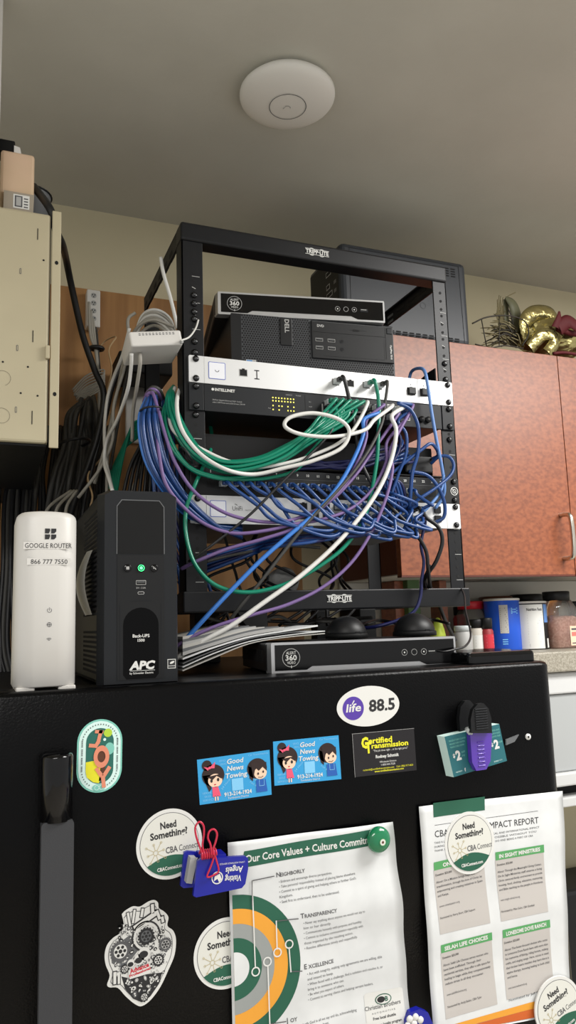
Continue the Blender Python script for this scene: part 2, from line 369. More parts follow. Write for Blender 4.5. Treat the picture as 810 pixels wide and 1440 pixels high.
def jack(c, x, y, w=14, h=11, rim='lgrey', L=2):
    c.rect(x-w/2-1, y-h/2-1, x+w/2+1, y+h/2+1, rim, L); c.rect(x-w/2, y-h/2, x+w/2, y+h/2, 'void', L+1); c.rect(x-w/5, y+h/2, x+w/5, y+h/2+2, 'void', L+1)
def unit(name, label, cat, k, facem, depth, ear=True, y=-.002, hh=1):
    z0 = UB+k*U+.0004; z1 = z0+U*hh-.0008
    t = thing(name, label, cat, (W/2, .1, z0))
    b = MB(); b.box(.034, W-.030, .0005, depth, z0+.001, z1-.001, 'dgrey' if facem != 'face' else 'mgrey', .001); b.build('chassis', t)
    return t, z0, z1
# silver gateway --------------------------------------------------
t, z0, z1 = unit('network_gateway', 'silver rack gateway with small square display, upper of the two silver units', 'gateway', 7, 'face', .285)
b = MB(); b.prism(rr(.0095, z0, W-.004, z1, .002), lambda x, z: (x, -.0005, z), lambda x, z: (x, -.0045, z), 'face'); c = Cv(b, front(0, -.0046, z0))
c.rect(34, .5, 34.4, 43, 'lgrey', 1); c.text('.5 1 2', 372, 26, 2, 'inkg', 1)
c.line([(122, 15), (122, 29)], 1.6, 'ink', 1); c.line([(118.5, 15), (125.5, 15)], 1.6, 'ink', 1); c.line([(118.5, 29), (125.5, 29)], 1.6, 'ink', 1)
for x in (302, 332, 345, 385): c.text('SFP', x, 8, 1.8, 'lgrey', 1)
c.line([(440, 21), (452, 21)], 1, 'inkg', 1); c.circ(410, 32, 1.2, 'ink', 1); c.circ(436, 32, 1.2, 'ink', 1)
b.build('faceplate', t)
def disp(c, x, y, s):
    c.rrect(x-s-1, y-s-1, x+s+1, y+s+1, 2, 'dispb', 2); c.rrect(x-s, y-s, x+s, y+s, 1.4, 'disp', 3)
b = MB(); c = Cv(b, front(0, -.0046, z0)); disp(c, 55, 22, 13); c.ring(55, 23, 3, 1, 'inkg', 4, 16, PI, 2*PI); b.build('display', t)
for x, y in ((99, 23), (263, 23), (291, 23), (321, 23), (345, 23)):
    b = MB(); jack(Cv(b, front(0, -.0046, z0)), x, y, 12, 10); b.build('port', t)
for x in (410, 436):
    b = MB(); jack(Cv(b, front(0, -.0046, z0)), x, 20, 14, 12, 'void'); b.box(x*.001-.007, x*.001+.007, -.010, -.0048, z0+.014, z0+.026, 'blk', .001); b.build('fibre_port', t)
screws(t, z0)
# black switch (Intellinet) ---------------------------------------
t, z0, z1 = unit('network_switch', 'black network switch with rows of small yellow lights below the silver gateway', 'switch', 6, 'blk', .23)
b = MB(); b.box(.034, W-.029, -.003, .002, z0, z1, 'dgrey', .0008); b.box(.0095, .033, -.004, -.0005, z0, z1, 'dgrey', .0006); b.box(W-.028, W-.004, -.004, -.0005, z0, z1, 'dgrey', .0006)
c = Cv(b, front(0, -.0032, z0)); c.circ(48, 36, 2.2, 'stick', 1); c.text('INTELLINET', 51.5, 33.8, 4.4, 'stick', 1, bold=.03)
c.text('24-Port Gigabit Ethernet PoE+ Switch', 47, 18, 2.2, 'lgrey', 1); c.text('with 2 SFP Ports and LCD Screen, 370 W', 47, 14, 2.2, 'lgrey', 1)
c.text('LINK/ACT', 172, 37, 1.8, 'lgrey', 1); c.text('POWER', 190, 37, 1.8, 'lgrey', 1); c.text('PoE', 141, 12, 1.8, 'lgrey', 1)
c.rect(206, 3, 206.4, 40, 'void', 1); c.text('SYS', 213, 28, 1.8, 'lgrey', 1); c.text('MAX', 213, 20, 1.8, 'lgrey', 1)
c.rect(236, 4, 238.5, 28, 'lgrey', 1)
b.build('faceplate', t)
b = MB(); c = Cv(b, front(0, -.0033, z0))
for r_ in range(3):
    for k in range(8):
        if random.random() < (.95 if r_ < 2 else .75): c.circ(149+k*5.2-(0 if r_ else 0), 31-r_*5.2-(3 if r_ == 2 else 0), 1.25, 'led', 2, 8)
for k in (0, 2, 5, 6, 7): c.circ(149+k*5.2, 11, 1.25, 'led', 2, 8)
b.build('indicator_lights', t)
for k in range(12):
    for r_ in range(2):
        b = MB(); jack(Cv(b, front(0, -.0033, z0)), 246+k*12.4, 29-r_*15, 9.6, 8, 'mgrey'); b.build('port', t)
for x in (394, 404):
    b = MB(); c = Cv(b, front(0, -.0033, z0)); 
for r_ in range(2):
    b = MB(); jack(Cv(b, front(0, -.0033, z0)), 398, 30-r_*14, 12, 8, 'stick', 3); b.build('fibre_port', t)
b = MB()
for x in (428, 441): b.cyl((x*.001, -.003, z0+.015), (x*.001, -.008, z0+.015), .0055, 'blk', 16)
b.build('knob', t)
screws(t, z0, y=-.0045)
# recessed black recorder, 1.6U ------------------------------------
t = thing('power_distribution_unit', 'recessed black power unit hidden behind blue cables in the middle of the rack', 'power unit', (W/2, .1, UB+4*U+.006))
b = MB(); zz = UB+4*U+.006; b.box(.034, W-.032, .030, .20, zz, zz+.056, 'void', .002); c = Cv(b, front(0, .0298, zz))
for k in range(8, 9): c.rrect(60+k*42, 12, 88+k*42, 38, 3, 'void', 1); c.rect(68+k*42, 20, 71+k*42, 30, 'dgrey', 2); c.rect(77+k*42, 20, 80+k*42, 30, 'dgrey', 2)
b.build('body', t)
b = MB(); b.box(.0345, W-.030, .0005, .20, zz-.001-.002, zz-.001, 'blkm'); b.build('tray', t)
b = MB(); b.box(.395, .452, .004, .030, zz+.004, zz+.034, 'blk', .003); b.build('outlet_block', t)
# patch panel --------------------------------------------------------
def px_(n): return 151+18.2*(n-7)
t, z0, z1 = unit('patch_bay', 'black patch panel numbered 1 to 24 directly above the lower silver switch', 'patch panel', 3, 'blk', .04)
z0 = UB+3*U+.0004; PZ = z0
b = MB(); b.box(.0095, W-.004, -.0045, -.0005, z0, z1, 'blk', .0008); c = Cv(b, front(0, -.0047, z0))
c.rect(34, 31, W*1000-30, 43, 'dgrey', 1)
for n in range(1, 25): c.text(str(n), px_(n), 35, 4, 'stick', 2, align='c', bold=.02)
c.line([(34, 30), (W*1000-30, 30)], .5, 'mgrey', 1)
c.ring(W*1000-13.5, 22, 7, 1.1, 'stick', 2); c.ring(W*1000-13.5, 22, 3.4, .9, 'stick', 2); c.line([(W*1000-18, 26), (W*1000-10, 18)], 1, 'stick', 2)
b.build('panel', t)
for n in range(1, 25):
    b = MB(); jack(Cv(b, front(0, -.0047, z0)), px_(n), 17, 13, 11, 'dgrey', 1); b.build('port', t)
screws(t, z0, (W-.0135,), (6, 39))
# lower silver switch ------------------------------------------------
t, z0, z1 = unit('network_switch', 'silver network switch packed with blue plugs, lower of the two silver units', 'switch', 2, 'face', .285); SZ = z0
b = MB(); b.prism(rr(.0095, z0, W-.004, z1, .002), lambda x, z: (x, -.0005, z), lambda x, z: (x, -.0045, z), 'face'); c = Cv(b, front(0, -.0046, z0))
c.rect(34, .5, 34.6, 43, 'mgrey', 1); c.text('UniFi', 76, 21, 7, 'ink', 1, w=16); c.text('SWITCH 24', 97, 21, 2, 'inkg', 1); c.ring(81, 28, 3, .8, 'ink', 1, 10, .3, 2)
c.rect(W*1000-32, .5, W*1000-31.6, 43, 'lgrey', 1)
b.build('faceplate', t)
b = MB(); c = Cv(b, front(0, -.0046, z0)); disp(c, 53, 23, 12); c.ring(53, 23, 3.2, 1, 'ledr', 4, 16, PI, 2*PI); b.build('display', t)
def ux(k): return 196+20.2*k
for k in range(12):
    for r_ in range(2):
        b = MB(); jack(Cv(b, front(0, -.0046, z0)), ux(k), 31-r_*16, 12, 9, 'mgrey'); b.build('port', t)
for r_ in range(2):
    b = MB(); b.box(.442, .455, -.008, -.0048, z0+.026-r_*.016, z0+.038-r_*.016, 'void', .0008); b.build('fibre_port', t)
screws(t, z0)
# ================================================================== DVRs
def make_dvr(w, d, h, label, loc, rz):
    t = thing('video_recorder', label, 'video recorder', loc, (0, 0, rz)); Wm, Hm = w*1000, h*1000
    b = MB(); b.box(0, w, .012, d, .0025, h-.001, 'dvrtop', .002)
    for k in range(14): b.box(-.0003, .0002, .04+k*.011, .046+k*.011, h*.35, h*.75, 'void')
    b.build('housing', t, True)
    b = MB(); b.prism(rr(0, 0, w, h, .002), lambda x, z: (x, .016, z), lambda x, z: (x+(.004 if x < w/2 else -.001), 0, z), 'silver'); f = b.build('front_frame', t, True)
    b = MB(); c = Cv(b, front(0, -.0002, 0)); P = [(9, 4), (54, 4), (62, 8.5), (Wm*.79, 8.5), (Wm*.83, 3.5), (Wm-4, 3.5), (Wm-4, Hm-3.2), (9, Hm-3.2)]
    c.poly(P, 'gloss', 1); c.ring(32, Hm*.50, 12.3, .8, 'lgrey', 2, 40)
    c.text('ALERT', 32, Hm*.5+4.6, 4, 'stick', 2, align='c', w=14); c.text('360', 32, Hm*.5-3.4, 7, 'stick', 2, align='c', w=16, bold=.02); c.text('VIDEO', 32, Hm*.5-8.4, 3.6, 'stick', 2, align='c', w=12)
    c.line([(32, Hm*.5-13.4), (32, Hm*.5-10.8)], .8, 'stick', 3)
    for k in range(3): c.ring(Wm*.71+k*15, Hm*.52, 4.2, .55, 'lgrey', 2, 20)
    c.circ(Wm*.71, Hm*.52, 1.2, 'stick', 2); c.circ(Wm*.71+30, Hm*.52, 1.2, 'stick', 2)
    b.build('fascia', t, True, 'glossy black front fascia')
    b = MB(); c = Cv(b, front(0, -.0004, 0)); c.rrect(Wm-46, Hm*.5-3, Wm-32, Hm*.5+3, 1, 'dgrey', 3); c.rect(Wm-45, Hm*.5-2.2, Wm-33, Hm*.5-.4, 'void', 4); c.line([(Wm-44, Hm*.5+1.2), (Wm-35, Hm*.5+1.2)], .7, 'stick', 4); b.build('usb_port', t, True)
    for x in (.03, w-.03):
        for y in (.04, d-.03): MB().cyl((x, y, 0), (x, y, .003), .008, 'blkm', 12).build('foot', t, True)
    return t
L0 = atz(378, 945, -.085); L1 = atz(643, 932.5, -.085)
DV = make_dvr((L1-L0).length, .19, .042, 'silver framed video recorder lying on the refrigerator under the rack', (L0.x, L0.y, FT+.0003), math.atan2(L1.y-L0.y, L1.x-L0.x))
gz = UB+8*U+.0003; Y1 = .026; A = Vector((.090, .026)); B_ = Vector((.381, -.004))
# dell tower lying flat, slightly turned
dz = gz-.0008; ra = math.atan2(B_.y-A.y, B_.x-A.x)
t = thing('desktop_computer', 'small black desktop computer with honeycomb grille lying on the silver gateway', 'computer', (A.x, A.y, dz), (0, 0, ra)); w, h = .292, .093
b = MB(); b.box(.0, w, .006, .27, .001, h, 'blk', .002); b.build('case', t, True)
b = MB(); b.box(0, w, 0, .008, 0, h, 'grille', .0015); c = Cv(b, front(0, -.0001, 0)); c.rect(0, 1, 17, 92, 'blk', 1); r_ = 2.0; row = 0; y = 4
while y < 90:
    x = 19+(2.2 if row % 2 else 0)
    while x < 289:
        if not (136 < x and 22 < y < 91) and not (83 < x < 106 and 40 < y) and not (24 < x < 41 and y < 14):
            c.circ(x, y, 1.8, 'void', 1, 6, rot=PI/6)
        x += 4.4
    y += 3.9; row += 1
b.build('grille', t, True)
b = MB(); b.box(.084, .105, -.0022, 0, .042, .0905, 'blk', .001); c = Cv(b, lambda x, y, h: (x*.001, -.0023-h, y*.001)); c.text('DELL', 92, 88, 7.5, 'lgrey', 1, bold=.02, rot=-PI/2); b.build('badge', t, True)
b = MB(); b.box(.139, .290, -.0035, 0, .023, .0905, 'blk', .0012); c = Cv(b, front(0, -.0037, 0))
c.line([(141, 70), (275, 70)], .5, 'void', 1); c.line([(275, 30), (275, 88)], .5, 'void', 1); c.line([(141, 88.5), (287, 88.5)], .4, 'mgrey', 1); c.line([(160, 28), (272, 28), (272, 66)], .35, 'dgrey', 1)
c.text('DVD', 149, 79, 4.2, 'lgrey', 1, bold=.04); c.text('OptiPlex 7010', 283, 56, 3, 'stick', 1, rot=-PI/2, w=26, bold=.02); c.rrect(214, 76, 226, 79.5, 1, 'void', 1); c.line([(208, 78), (240, 78)], .3, 'dgrey', 1)
b.build('drive_bay', t, True)
for x in (152, 174):
    for y in (56, 42):
        b = MB(); c = Cv(b, front(0, -.0037, 0)); c.rect(x-6.6, y-2.8, x+6.6, y+2.8, 'lgrey', 1); c.rect(x-6, y-2.2, x+6, y+2.2, 'void', 2); c.rect(x-5, y+.4, x+5, y+1.6, 'mgrey', 3); b.build('usb_port', t, True)
for y in (56, 42):
    b = MB(); c = Cv(b, front(0, -.0037, 0)); c.ring(193, y, 3.2, 1, 'dgrey', 1, 16); c.circ(193, y, 2.5, 'void', 2, 12); b.build('audio_jack', t, True)
b = MB(); b.box(.2775, .2875, -.0045, -.003, .076, .087, 'dgrey', .001); b.build('power_button', t, True)
b = MB(); c = Cv(b, front(0, -.0004, 0)); c.rect(24, 2, 41, 13, 'stick', 1); c.rect(24.6, 2.6, 34.5, 12.4, 'intel', 2); c.text('intel', 25.2, 8, 2.6, 'stick', 3); c.text('CORE', 25.2, 4, 2.2, 'stick', 3); c.rect(35, 2.6, 40.4, 12.4, 'lgrey', 2); b.build('processor_badge', t, True)
A2 = Vector((.068, .040)); B2 = Vector((.361, -.013))
make_dvr((B2-A2).length, .215, .040, 'silver framed video recorder stacked on the desktop computer', (A2.x, A2.y, dz+h+.0004), math.atan2(B2.y-A2.y, B2.x-A2.x))
# ================================================================== UPS
t = thing('battery_backup', 'tall black battery backup tower with a glowing green power button', 'battery backup', (-.104, -.05, FT+.0003)); X0, X1, zb, zt = -.1535, -.0555, FT+.0005, .1475
b = MB(); b.box(X0+.002, X1-.002, -.182, .10, zb+.002, zt-.002, 'blk', .006)
for r_ in range(9):
    for k in range(18): b.box(X0+.0012, X0+.0025, -.168+k*.007, -.1645+k*.007, zb+.015+r_*.006, zb+.018+r_*.006, 'void')
for r_ in range(22):
    for k in range(18): b.box(X0+.0012, X0+.0025, -.168+k*.007, -.1645+k*.007, zb+.085+r_*.006, zb+.088+r_*.006, 'void')
b.build('case', t)
b = MB(); P = [(X0, 0), (X1, 0), (X1, zt-zb-.006), (X1-.012, zt-zb), (X0+.012, zt-zb), (X0, zt-zb-.006)]
b.prism(P, lambda x, z: (x, -.182, zb+z), lambda x, z: (X0+.006+(x-X0)*.88, -.202, zb+.004+z*.972), 'dgrey'); b.build('bezel', t)
cf = front(X0, -.2023, zb)
b = MB(); c = Cv(b, cf); c.poly([(20, 156), (78, 156), (78, 214), (72, 222), (26, 222), (20, 214)], 'mgrey', 1); c.poly([(21, 156), (77, 156), (77, 213.6), (71.6, 221), (26.6, 221), (21, 213.6)], 'blkm', 2); b.build('top_panel', t)
b = MB(); c = Cv(b, cf); c.rect(21, 8, 77, 155.5, 'blk', 1); c.rect(21, 155.2, 77, 155.8, 'dgrey', 3); c.line([(36, 100), (64, 100)], .4, 'dgrey', 3)
b.build('lower_panel', t)
b = MB(); P = []
for k in range(13): a = PI*k/12; P.append((49+21*math.cos(a), 72+20*math.sin(a)))
P += [(28, 14), (32, 9), (66, 9), (70, 14)]
c = Cv(b, cf); c.poly(P, 'shield', 3); c.line([(73.5, 12), (73.5, 96)], .7, 'dgrey', 3); c.line([(24.5, 12), (24.5, 96)], .7, 'dgrey', 3)
c.text('Back-UPS', 49, 57, 3.6, 'stick', 4, align='c', bold=.02); c.text('1500', 49, 52, 3.2, 'stick', 4, align='c', bold=.02)
c.text('APC', 49.5, 20, 9, 'stick', 4, align='c', bold=.05, shear=.2, w=29); c.text('by Schneider Electric', 49.5, 14.5, 2.3, 'stick', 4, align='c', w=28, bold=.01); c.line([(36, 18.4), (65, 18.4)], .5, 'stick', 4)
b.build('logo_shield', t, label='glossy black rounded shield')
b = MB(); c = Cv(b, cf); c.rect(80.5, 19, 90.5, 30, 'stick', 2); c.rect(81.2, 22.4, 89.8, 29.3, 'ink', 3); c.circ(86, 26, 3, 'stick', 4, 12, 1.3, .4); c.rect(81.2, 19.8, 89.8, 21.7, 'ink', 3); b.build('energy_label', t)
for k, x in enumerate((33, 49, 65)):
    b = MB(); X_ = X0+x*.001; q = Matrix.Rotation(PI/2, 3, 'X'); b.lathe([(.0046, 0), (.0046, .0012), (.004, .0016)], (X_, -.2025, zb+.139), 'gloss', 20, q)
    c = Cv(b, front(X_, -.2043, zb+.139)); 
    if k == 1: c.ring(0, 0, 3.6, .7, 'ledg', 1, 20); c.circ(0, 0, 2.0, 'ledg', 1, 14); c.ring(0, 0, 1.2, .4, 'stick', 2, 10)
    elif k == 0: c.rect(-1.8, -1.8, 1.8, 1.8, 'lgrey', 1)
    else: c.line([(-1.6, 1.4), (1.6, -1.4)], .7, 'stick', 1); c.rect(-1.4, -1, .6, 1, 'lgrey', 1)
    b.build('button', t, label='glowing green power button' if k == 1 else None)
b = MB(); c = Cv(b, cf); c.rrect(43, 119, 55, 124.4, .8, 'lgrey', 3); c.rrect(43.6, 119.6, 54.4, 123.8, .6, 'void', 4); c.rect(44.5, 121.8, 53.5, 123, 'mgrey', 5); c.text('5V—3.0A', 49, 114.4, 2, 'lgrey', 3, align='c'); b.build('usb_port', t)
b = MB(); c = Cv(b, cf); c.rrect(45, 107.6, 53, 111, 1.6, 'lgrey', 3); c.rrect(45.6, 108.2, 52.4, 110.4, 1.1, 'void', 4); b.build('usb_c_port', t)
# white tag on its side
b = MB(); P = []
for k in range(9):
    s_ = k/8; z = .078-.080*s_; 
    for yy, bow in ((-.150-.026*math.sin(PI*s_), 0), (-.125, 1), (-.085, 0)):
        P.append((X0-.001-.012*math.sin(PI*s_)*1.0-.004*bow, yy+.004*math.sin(3*s_), z))
fs = [(3*i+j, 3*i+j+1, 3*i+j+4, 3*i+j+3) for i in range(8) for j in range(2)]
b.add(P, fs, 'stick', True); b.build('peeling_tag', t, label='curled white tag on the side')
# ================================================================== ROUTER
t = thing('wireless_router', 'upright white router tower with a phone number label beside the battery backup', 'router', (-.2125, -.165, FT+.0003)); zb = FT+.0003; RX0, RX1 = -.2465, -.1785
b = MB()
def rrp(ins): return rr(RX0+ins, -.210+ins, RX1-ins, -.118-ins, .022)
lev = [(.0016, .006), (0, .0075), (0, .196), (.0008, .1995), (.003, .2025), (.0055, .2045), (.010, .2056)]
vs = []; fs = []; n = len(rrp(0))
for ins, z in lev:
    vs += [(x, y, zb+z) for x, y in rrp(ins)]
for i in range(len(lev)-1):
    for k in range(n): fs.append((i*n+k, i*n+(k+1) % n, (i+1)*n+(k+1) % n, (i+1)*n+k))
fs.append(tuple(range((len(lev)-1)*n, len(lev)*n))); fs.append(tuple(range(n-1, -1, -1)))
b.add(vs, fs, 'white', True); c = Cv(b, front(RX0, -.2103, zb))
for dx, dy, mxx, myy in ((-1, 1, 0, 0), (1, 1, 0, 0), (-1, -1, 0, 0), (1, -1, 0, 0)):
    x0 = 37+dx*3.4; y0 = 178+dy*3.4; c.poly([(x0-2.8, y0-2.8), (x0+1.6, y0-2.8), (x0+2.8, y0+.5), (x0+2.8, y0+2.8), (x0-2.8, y0+2.8)] if dx < 0 else [(x0-2.8, y0-2.8), (x0+.6, y0-2.8), (x0+2.8, y0-.4), (x0+2.8, y0+2.8), (x0-2.8, y0+2.8)], 'ink', 1)
c.ring(37, 91, 2.3, .5, 'inkg', 1, 16, PI/2+.5, 2.5*PI-.5); c.line([(37, 91), (37, 94)], .5, 'inkg', 1)
c.ring(37, 75, 2.3, .6, 'inkg', 1, 16); c.line([(34.7, 75), (39.3, 75)], .5, 'inkg', 1); c.line([(37, 72.7), (37, 77.3)], .5, 'inkg', 1)
for r_ in (1.2, 2.4, 3.6): c.ring(37, 56.5, r_, .5, 'inkg', 1, 10, PI/4, 3*PI/4)
b.build('body', t)
b = MB(); c = Cv(b, front(RX0, -.2102, zb)); c.rect(8, 160.5, 61, 168.4, 'white', .3); c.text('GOOGLE ROUTER', 35, 161.8, 5.4, 'ink', 2, w=51, align='c'); c.rect(12, 142.5, 60, 150, 'white', .3); c.text('866 777 7550', 36, 143.6, 5.2, 'ink', 2, w=40, align='c'); b.build('label', t, label='label reading GOOGLE ROUTER with a phone number')
for x0, x1 in ((RX0+.003, RX0+.023), (RX1-.020, RX1-.001)):
    MB().box(x0, x1, -.207, -.122, zb, zb+.007, 'white', .0015).build('foot', t)
# ================================================================== BEIGE CABINET, left
t = thing('equipment_enclosure', 'beige sheet metal wall enclosure with slots, at the left edge', 'enclosure', (-.3, .3, .242)); BX = -.199; EZ0, EZ1 = .2465, .600
b = MB(); b.box(-.62, BX, 0, YW-.001, EZ0, EZ1, 'beige', .004); c = Cv(b, front(0, -.0003, 0))
for x, z, dx, dz in ((-.218, .565, .6, 9), (-.222, .405, .6, 9), (-.221, .283, .6, 10)): c.rect(x*1000-dx, z*1000-dz, x*1000+dx, z*1000+dz, 'void', 1)
for x, z in ((-.241, .503), (-.243, .385), (-.243, .293)): c.rrect(x*1000-1.2, z*1000-4.5, x*1000+1.2, z*1000+4.5, 1, 'inkg', 1); c.rect(x*1000-.5, z*1000-3.5, x*1000+.5, z*1000+3.5, 'beige', 2)
for x, z in ((-.209, .525), (-.262, .362), (-.228, .358), (-.237, .318), (-.214, .316)): c.circ(x*1000, z*1000, 1.5, 'void', 1, 10)
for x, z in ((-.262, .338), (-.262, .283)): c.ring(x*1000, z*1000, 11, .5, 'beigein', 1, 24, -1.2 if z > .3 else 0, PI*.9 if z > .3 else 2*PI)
c.line([(-199.5, 250), (-199.5, 598)], 1.0, 'void', 1)
b.build('housing', t)
b = MB(); b.box(-.1975, -.1845, -.002, .002, .240, .606, 'beige', .001); c = Cv(b, front(0, -.0022, 0))
for z in (.523, .320): c.circ(-190.6, z*1000, 2.6, 'void', 1, 12, 3.2)
b.build('side_flange', t)
b = MB(); b.box(-.2045, -.1985, -.006, 0, .372, .392, 'beige', .001); b.build('latch', t)
# items on the enclosure
b = MB(); b.box(-.61, -.2005, .006, YW-.003, EZ0-.004, EZ0-.0002, 'blkm', .001); b.build('dark_underside', t, label='dark sheet added across the underside')  # thin dark sheet added so the underside comes out black
t = thing('power_adapter', 'tan boxy power adapter with a barcode label on top of the beige enclosure', 'adapter', (-.245, .05, EZ1))
b = MB(); b.box(-.272, -.2235, .016, .064, .632, .702, 'tan', .004); b.build('body', t)
b = MB(); b.prism([(-.2665, .6005), (-.2245, .6005), (-.2235, .6335), (-.2665, .6335)], lambda x, z: (x, .012, z), lambda x, z: (x, .06, z), 'tang'); c = Cv(b, front(-.268, .0118, .602)); c.rect(15, 6, 38, 28, 'stick', 1); c.rect(17, 8, 28, 26, 'inkg', 2); c.rect(19, 10, 26, 24, 'lgrey', 3)
for k in range(4): c.rect(30, 8+k*4.5, 36, 10+k*4.5, 'inkg', 2)
b.build('base', t, label='grey beige base with barcode label')
b = MB(); b.box(-.275, -.252, .02, .05, .702, .722, 'blkm', .002); b.build('plug', t, label='black plug')
b = MB(); b.prism([(-.2535, .7015), (-.243, .7015), (-.245, .711), (-.2535, .713)], lambda x, z: (x, .018, z), lambda x, z: (x, .045, z), 'white'); b.build('clip', t, label='small white clip')
t = thing('round_canister', 'dark grey round canister behind the tan adapter on the enclosure', 'canister', (-.224, .16, EZ1)); kx = at(73, 262, .13).x-.0345; kh = (at(60, 257, .13).z-EZ1)*.78
b = MB(); b.lathe([(.030, .0005), (.033, kh-.002), (.0345, kh)], (kx, .13, EZ1), "mgrey", 32); b.build('body', t)
b = MB(); b.tube([(kx+.0345*math.cos(a), .13+.0345*math.sin(a), EZ1+kh) for a in [k*PI/16 for k in range(32)]], .0015, 'blk', 6, True); b.build('rim', t)
b = MB(); b.box(-.30, -.2745, -.016, -.0005, .60, ZC-.0003, 'white', .002); b.box(-.305, -.2745, -.019, -.012, .60, .735, 'white', .001)
tag(b.build('cable_raceway'), 'white vertical cable raceway running up to the ceiling at far left', 'raceway')
# ================================================================== WALL ITEMS behind
b = MB(); b.box(-.30, .42, YW-.016, YW-.0002, -.30, .735, 'wood', .001); tag(b.build('plywood_board'), 'plywood backing board on the wall behind the rack', 'board')
t = thing('power_strip', 'white power strip mounted upright on the plywood board', 'power strip', (-.066, YW-.02, .60))
b = MB(); xa, xb = at(121, 412, .52).x, at(140, 412, .52).x; za, zb_ = at(130, 411, .52).z, at(130, 463, .52).z
b.box(xa, xb, .505, YW-.0165, zb_, za, 'white', .003); b.build('housing', t)
for k in range(4):
    b = MB(); xc = (xa+xb)/2; zc = za-.014-k*.0178; c = Cv(b, front(xc, .5048, zc)); c.circ(0, 0, 6.2, 'lgrey', 1, 16); c.rect(-3.5, 0, -1.5, 3, 'void', 2); c.rect(1.5, 0, 3.5, 3, 'void', 2); c.circ(0, -3, 1.4, 'void', 2, 8); b.build('outlet', t)
b = MB(); p0 = at(176, 536, .53); p1 = at(210, 625, .53); b.box(p0.x, p1.x+.03, .522, YW-.0165, p1.z, p0.z, 'white', .003); tag(b.build('wall_junction_box'), 'pale rectangular wall box behind the blue cable bundle', 'wall box')
b = MB(); p0 = at(165, 503, .42); p1 = at(240, 533, .42); b.box(p0.x, p1.x, .40, .50, p1.z, p0.z+.01, 'blkm', .004); b.box(p0.x+.01, p1.x-.01, .50, YW-.0165, p1.z+.01, p0.z, 'blkm'); tag(b.build('wall_mounted_device'), 'black device on the board behind the small white switch', 'device')
# ================================================================== SMALL WHITE SWITCH strapped to rack
q = math.radians(10)
t = thing('mini_network_switch', 'small white network switch tied to the left rack post', 'switch', (-.084, -.028, .395), (math.radians(-4), math.radians(-9), 0))
b = MB(); b.box(0, .080, 0, .075, 0, .024, 'white', .003, seg=3); c = Cv(b, lambda x, y, h: (x*.001, -h-.0001, y*.001))
for k in range(11): c.rect(14+k*5.2, 17, 17+k*5.2, 18.2, 'inkg', 1); c.rect(14+k*5.2, 19.4, 17+k*5.2, 20.4, 'inkg', 1)
b.build('case', t, True)
for k in range(5):
    b = MB(); b.box(.008+k*.012, .017+k*.012, .074, .0762, .005, .015, 'void'); b.build('port', t, True)
b = MB(); b.cyl((.077, -.001, .003), (.077, -.004, .003), .003, 'lgrey', 10); b.build('strap_lug', t, True)
# ================================================================== RIGHT-HAND KITCHEN
CF_ = .25; CX0 = .522
t = thing('wall_cabinet', 'reddish brown burl wall cabinet to the right of the rack', 'cabinet', (1.0, .4, .072)); CZ0, CZ1 = .074, .593
b = MB(); b.box(CX0, 1.9, CF_+.019, YW-.0125, CZ0, CZ1-.002, 'cabedge', .001); b.box(CX0+.002, 1.898, CF_+.0195, YW-.0128, CZ0-.002, CZ0, 'cabin'); b.build('carcass', t)
SEAM = (at(780, 490, CF_).x+at(808, 805, CF_).x)/2+.004
for x0, x1 in ((CX0, SEAM-.001), (SEAM+.001, SEAM+.455)):
    b = MB(); b.box(x0, x1, CF_, CF_+.018, CZ0-.004, CZ1, 'cab', .0008); b.box(x0, x1, CF_+.0005, CF_+.018, CZ0-.0075, CZ0-.0035, 'cabedge'); d_ = b.build('door', t)
    if x0 == CX0:
        b = MB(); p0 = at(789, 722, CF_-.03); p1 = at(805, 784, CF_-.03); xh = SEAM-.028; z0_, z1_ = p1.z, p0.z
        b.tube(catmull([(xh-.002, CF_+.001, z1_), (xh-.002, CF_-.018, z1_), (xh-.001, CF_-.030, z1_-.008), (xh, CF_-.032, (z0_+z1_)/2), (xh-.001, CF_-.030, z0_+.008), (xh-.002, CF_-.018, z0_), (xh-.002, CF_+.001, z0_)], 6), .0055, 'nickel', 10)
        b.build('handle', d_, label='nickel bow handle')
t = thing('computer_case', 'black computer case with vented side standing on top of the wall cabinet', 'computer case', (.58, .35, CZ1)); TX0, TX1, TY, TZ1 = .418, .744, .262, .797
b = MB(); b.box(TX0, TX1, TY, TY+.17, CZ1+.0005, TZ1, 'tower', .012, seg=3); c = Cv(b, front(0, TY-.0004, 0)); 
c.line([((TX0+.022)*1000, (TZ1-.012)*1000), ((TX1-.022)*1000, (TZ1-.012)*1000), ((TX1-.018)*1000, (CZ1+.003)*1000)], .9, 'void', 1); c.line([((TX0+.022)*1000, (TZ1-.012)*1000), ((TX0+.020)*1000, (CZ1+.003)*1000)], .9, 'void', 1)
for r_, z in enumerate((.776, .770, .764, .758)):
    for k in range(15):
        if r_ < 2 or k > 10: c.rrect(462+k*17, z*1000-1.4, 474+k*17, z*1000+1.4, 1, 'void', 1)
for r_, z in enumerate((.607, .602)):
    for k in range(15): c.rrect(462+k*17, z*1000-1.4, 474+k*17, z*1000+1.4, 1, 'void', 1)
c.ring(590, 690, 9, .6, 'dgrey', 1); c.ring(620, 676, 7, .5, 'dgrey', 1)
b.build('case', t)
b = MB(); c = Cv(b, lambda x, y, h: (TX0-.0004-h, TY+.17-x*.001, CZ1+y*.001))
c.rect(14, 8, 156, 190, 'rackin', 1)
for z, w_ in ((150, 26), (120, 18), (100, 30), (76, 22), (56, 30), (36, 18)): c.rect(96, z, 96+w_, z+12, 'lgrey', 2); c.rect(98, z+2, 94+w_, z+10, 'void', 3); c.rect(134, z, 146, z+8, 'mgrey', 2)
b.build('port_panel', t)
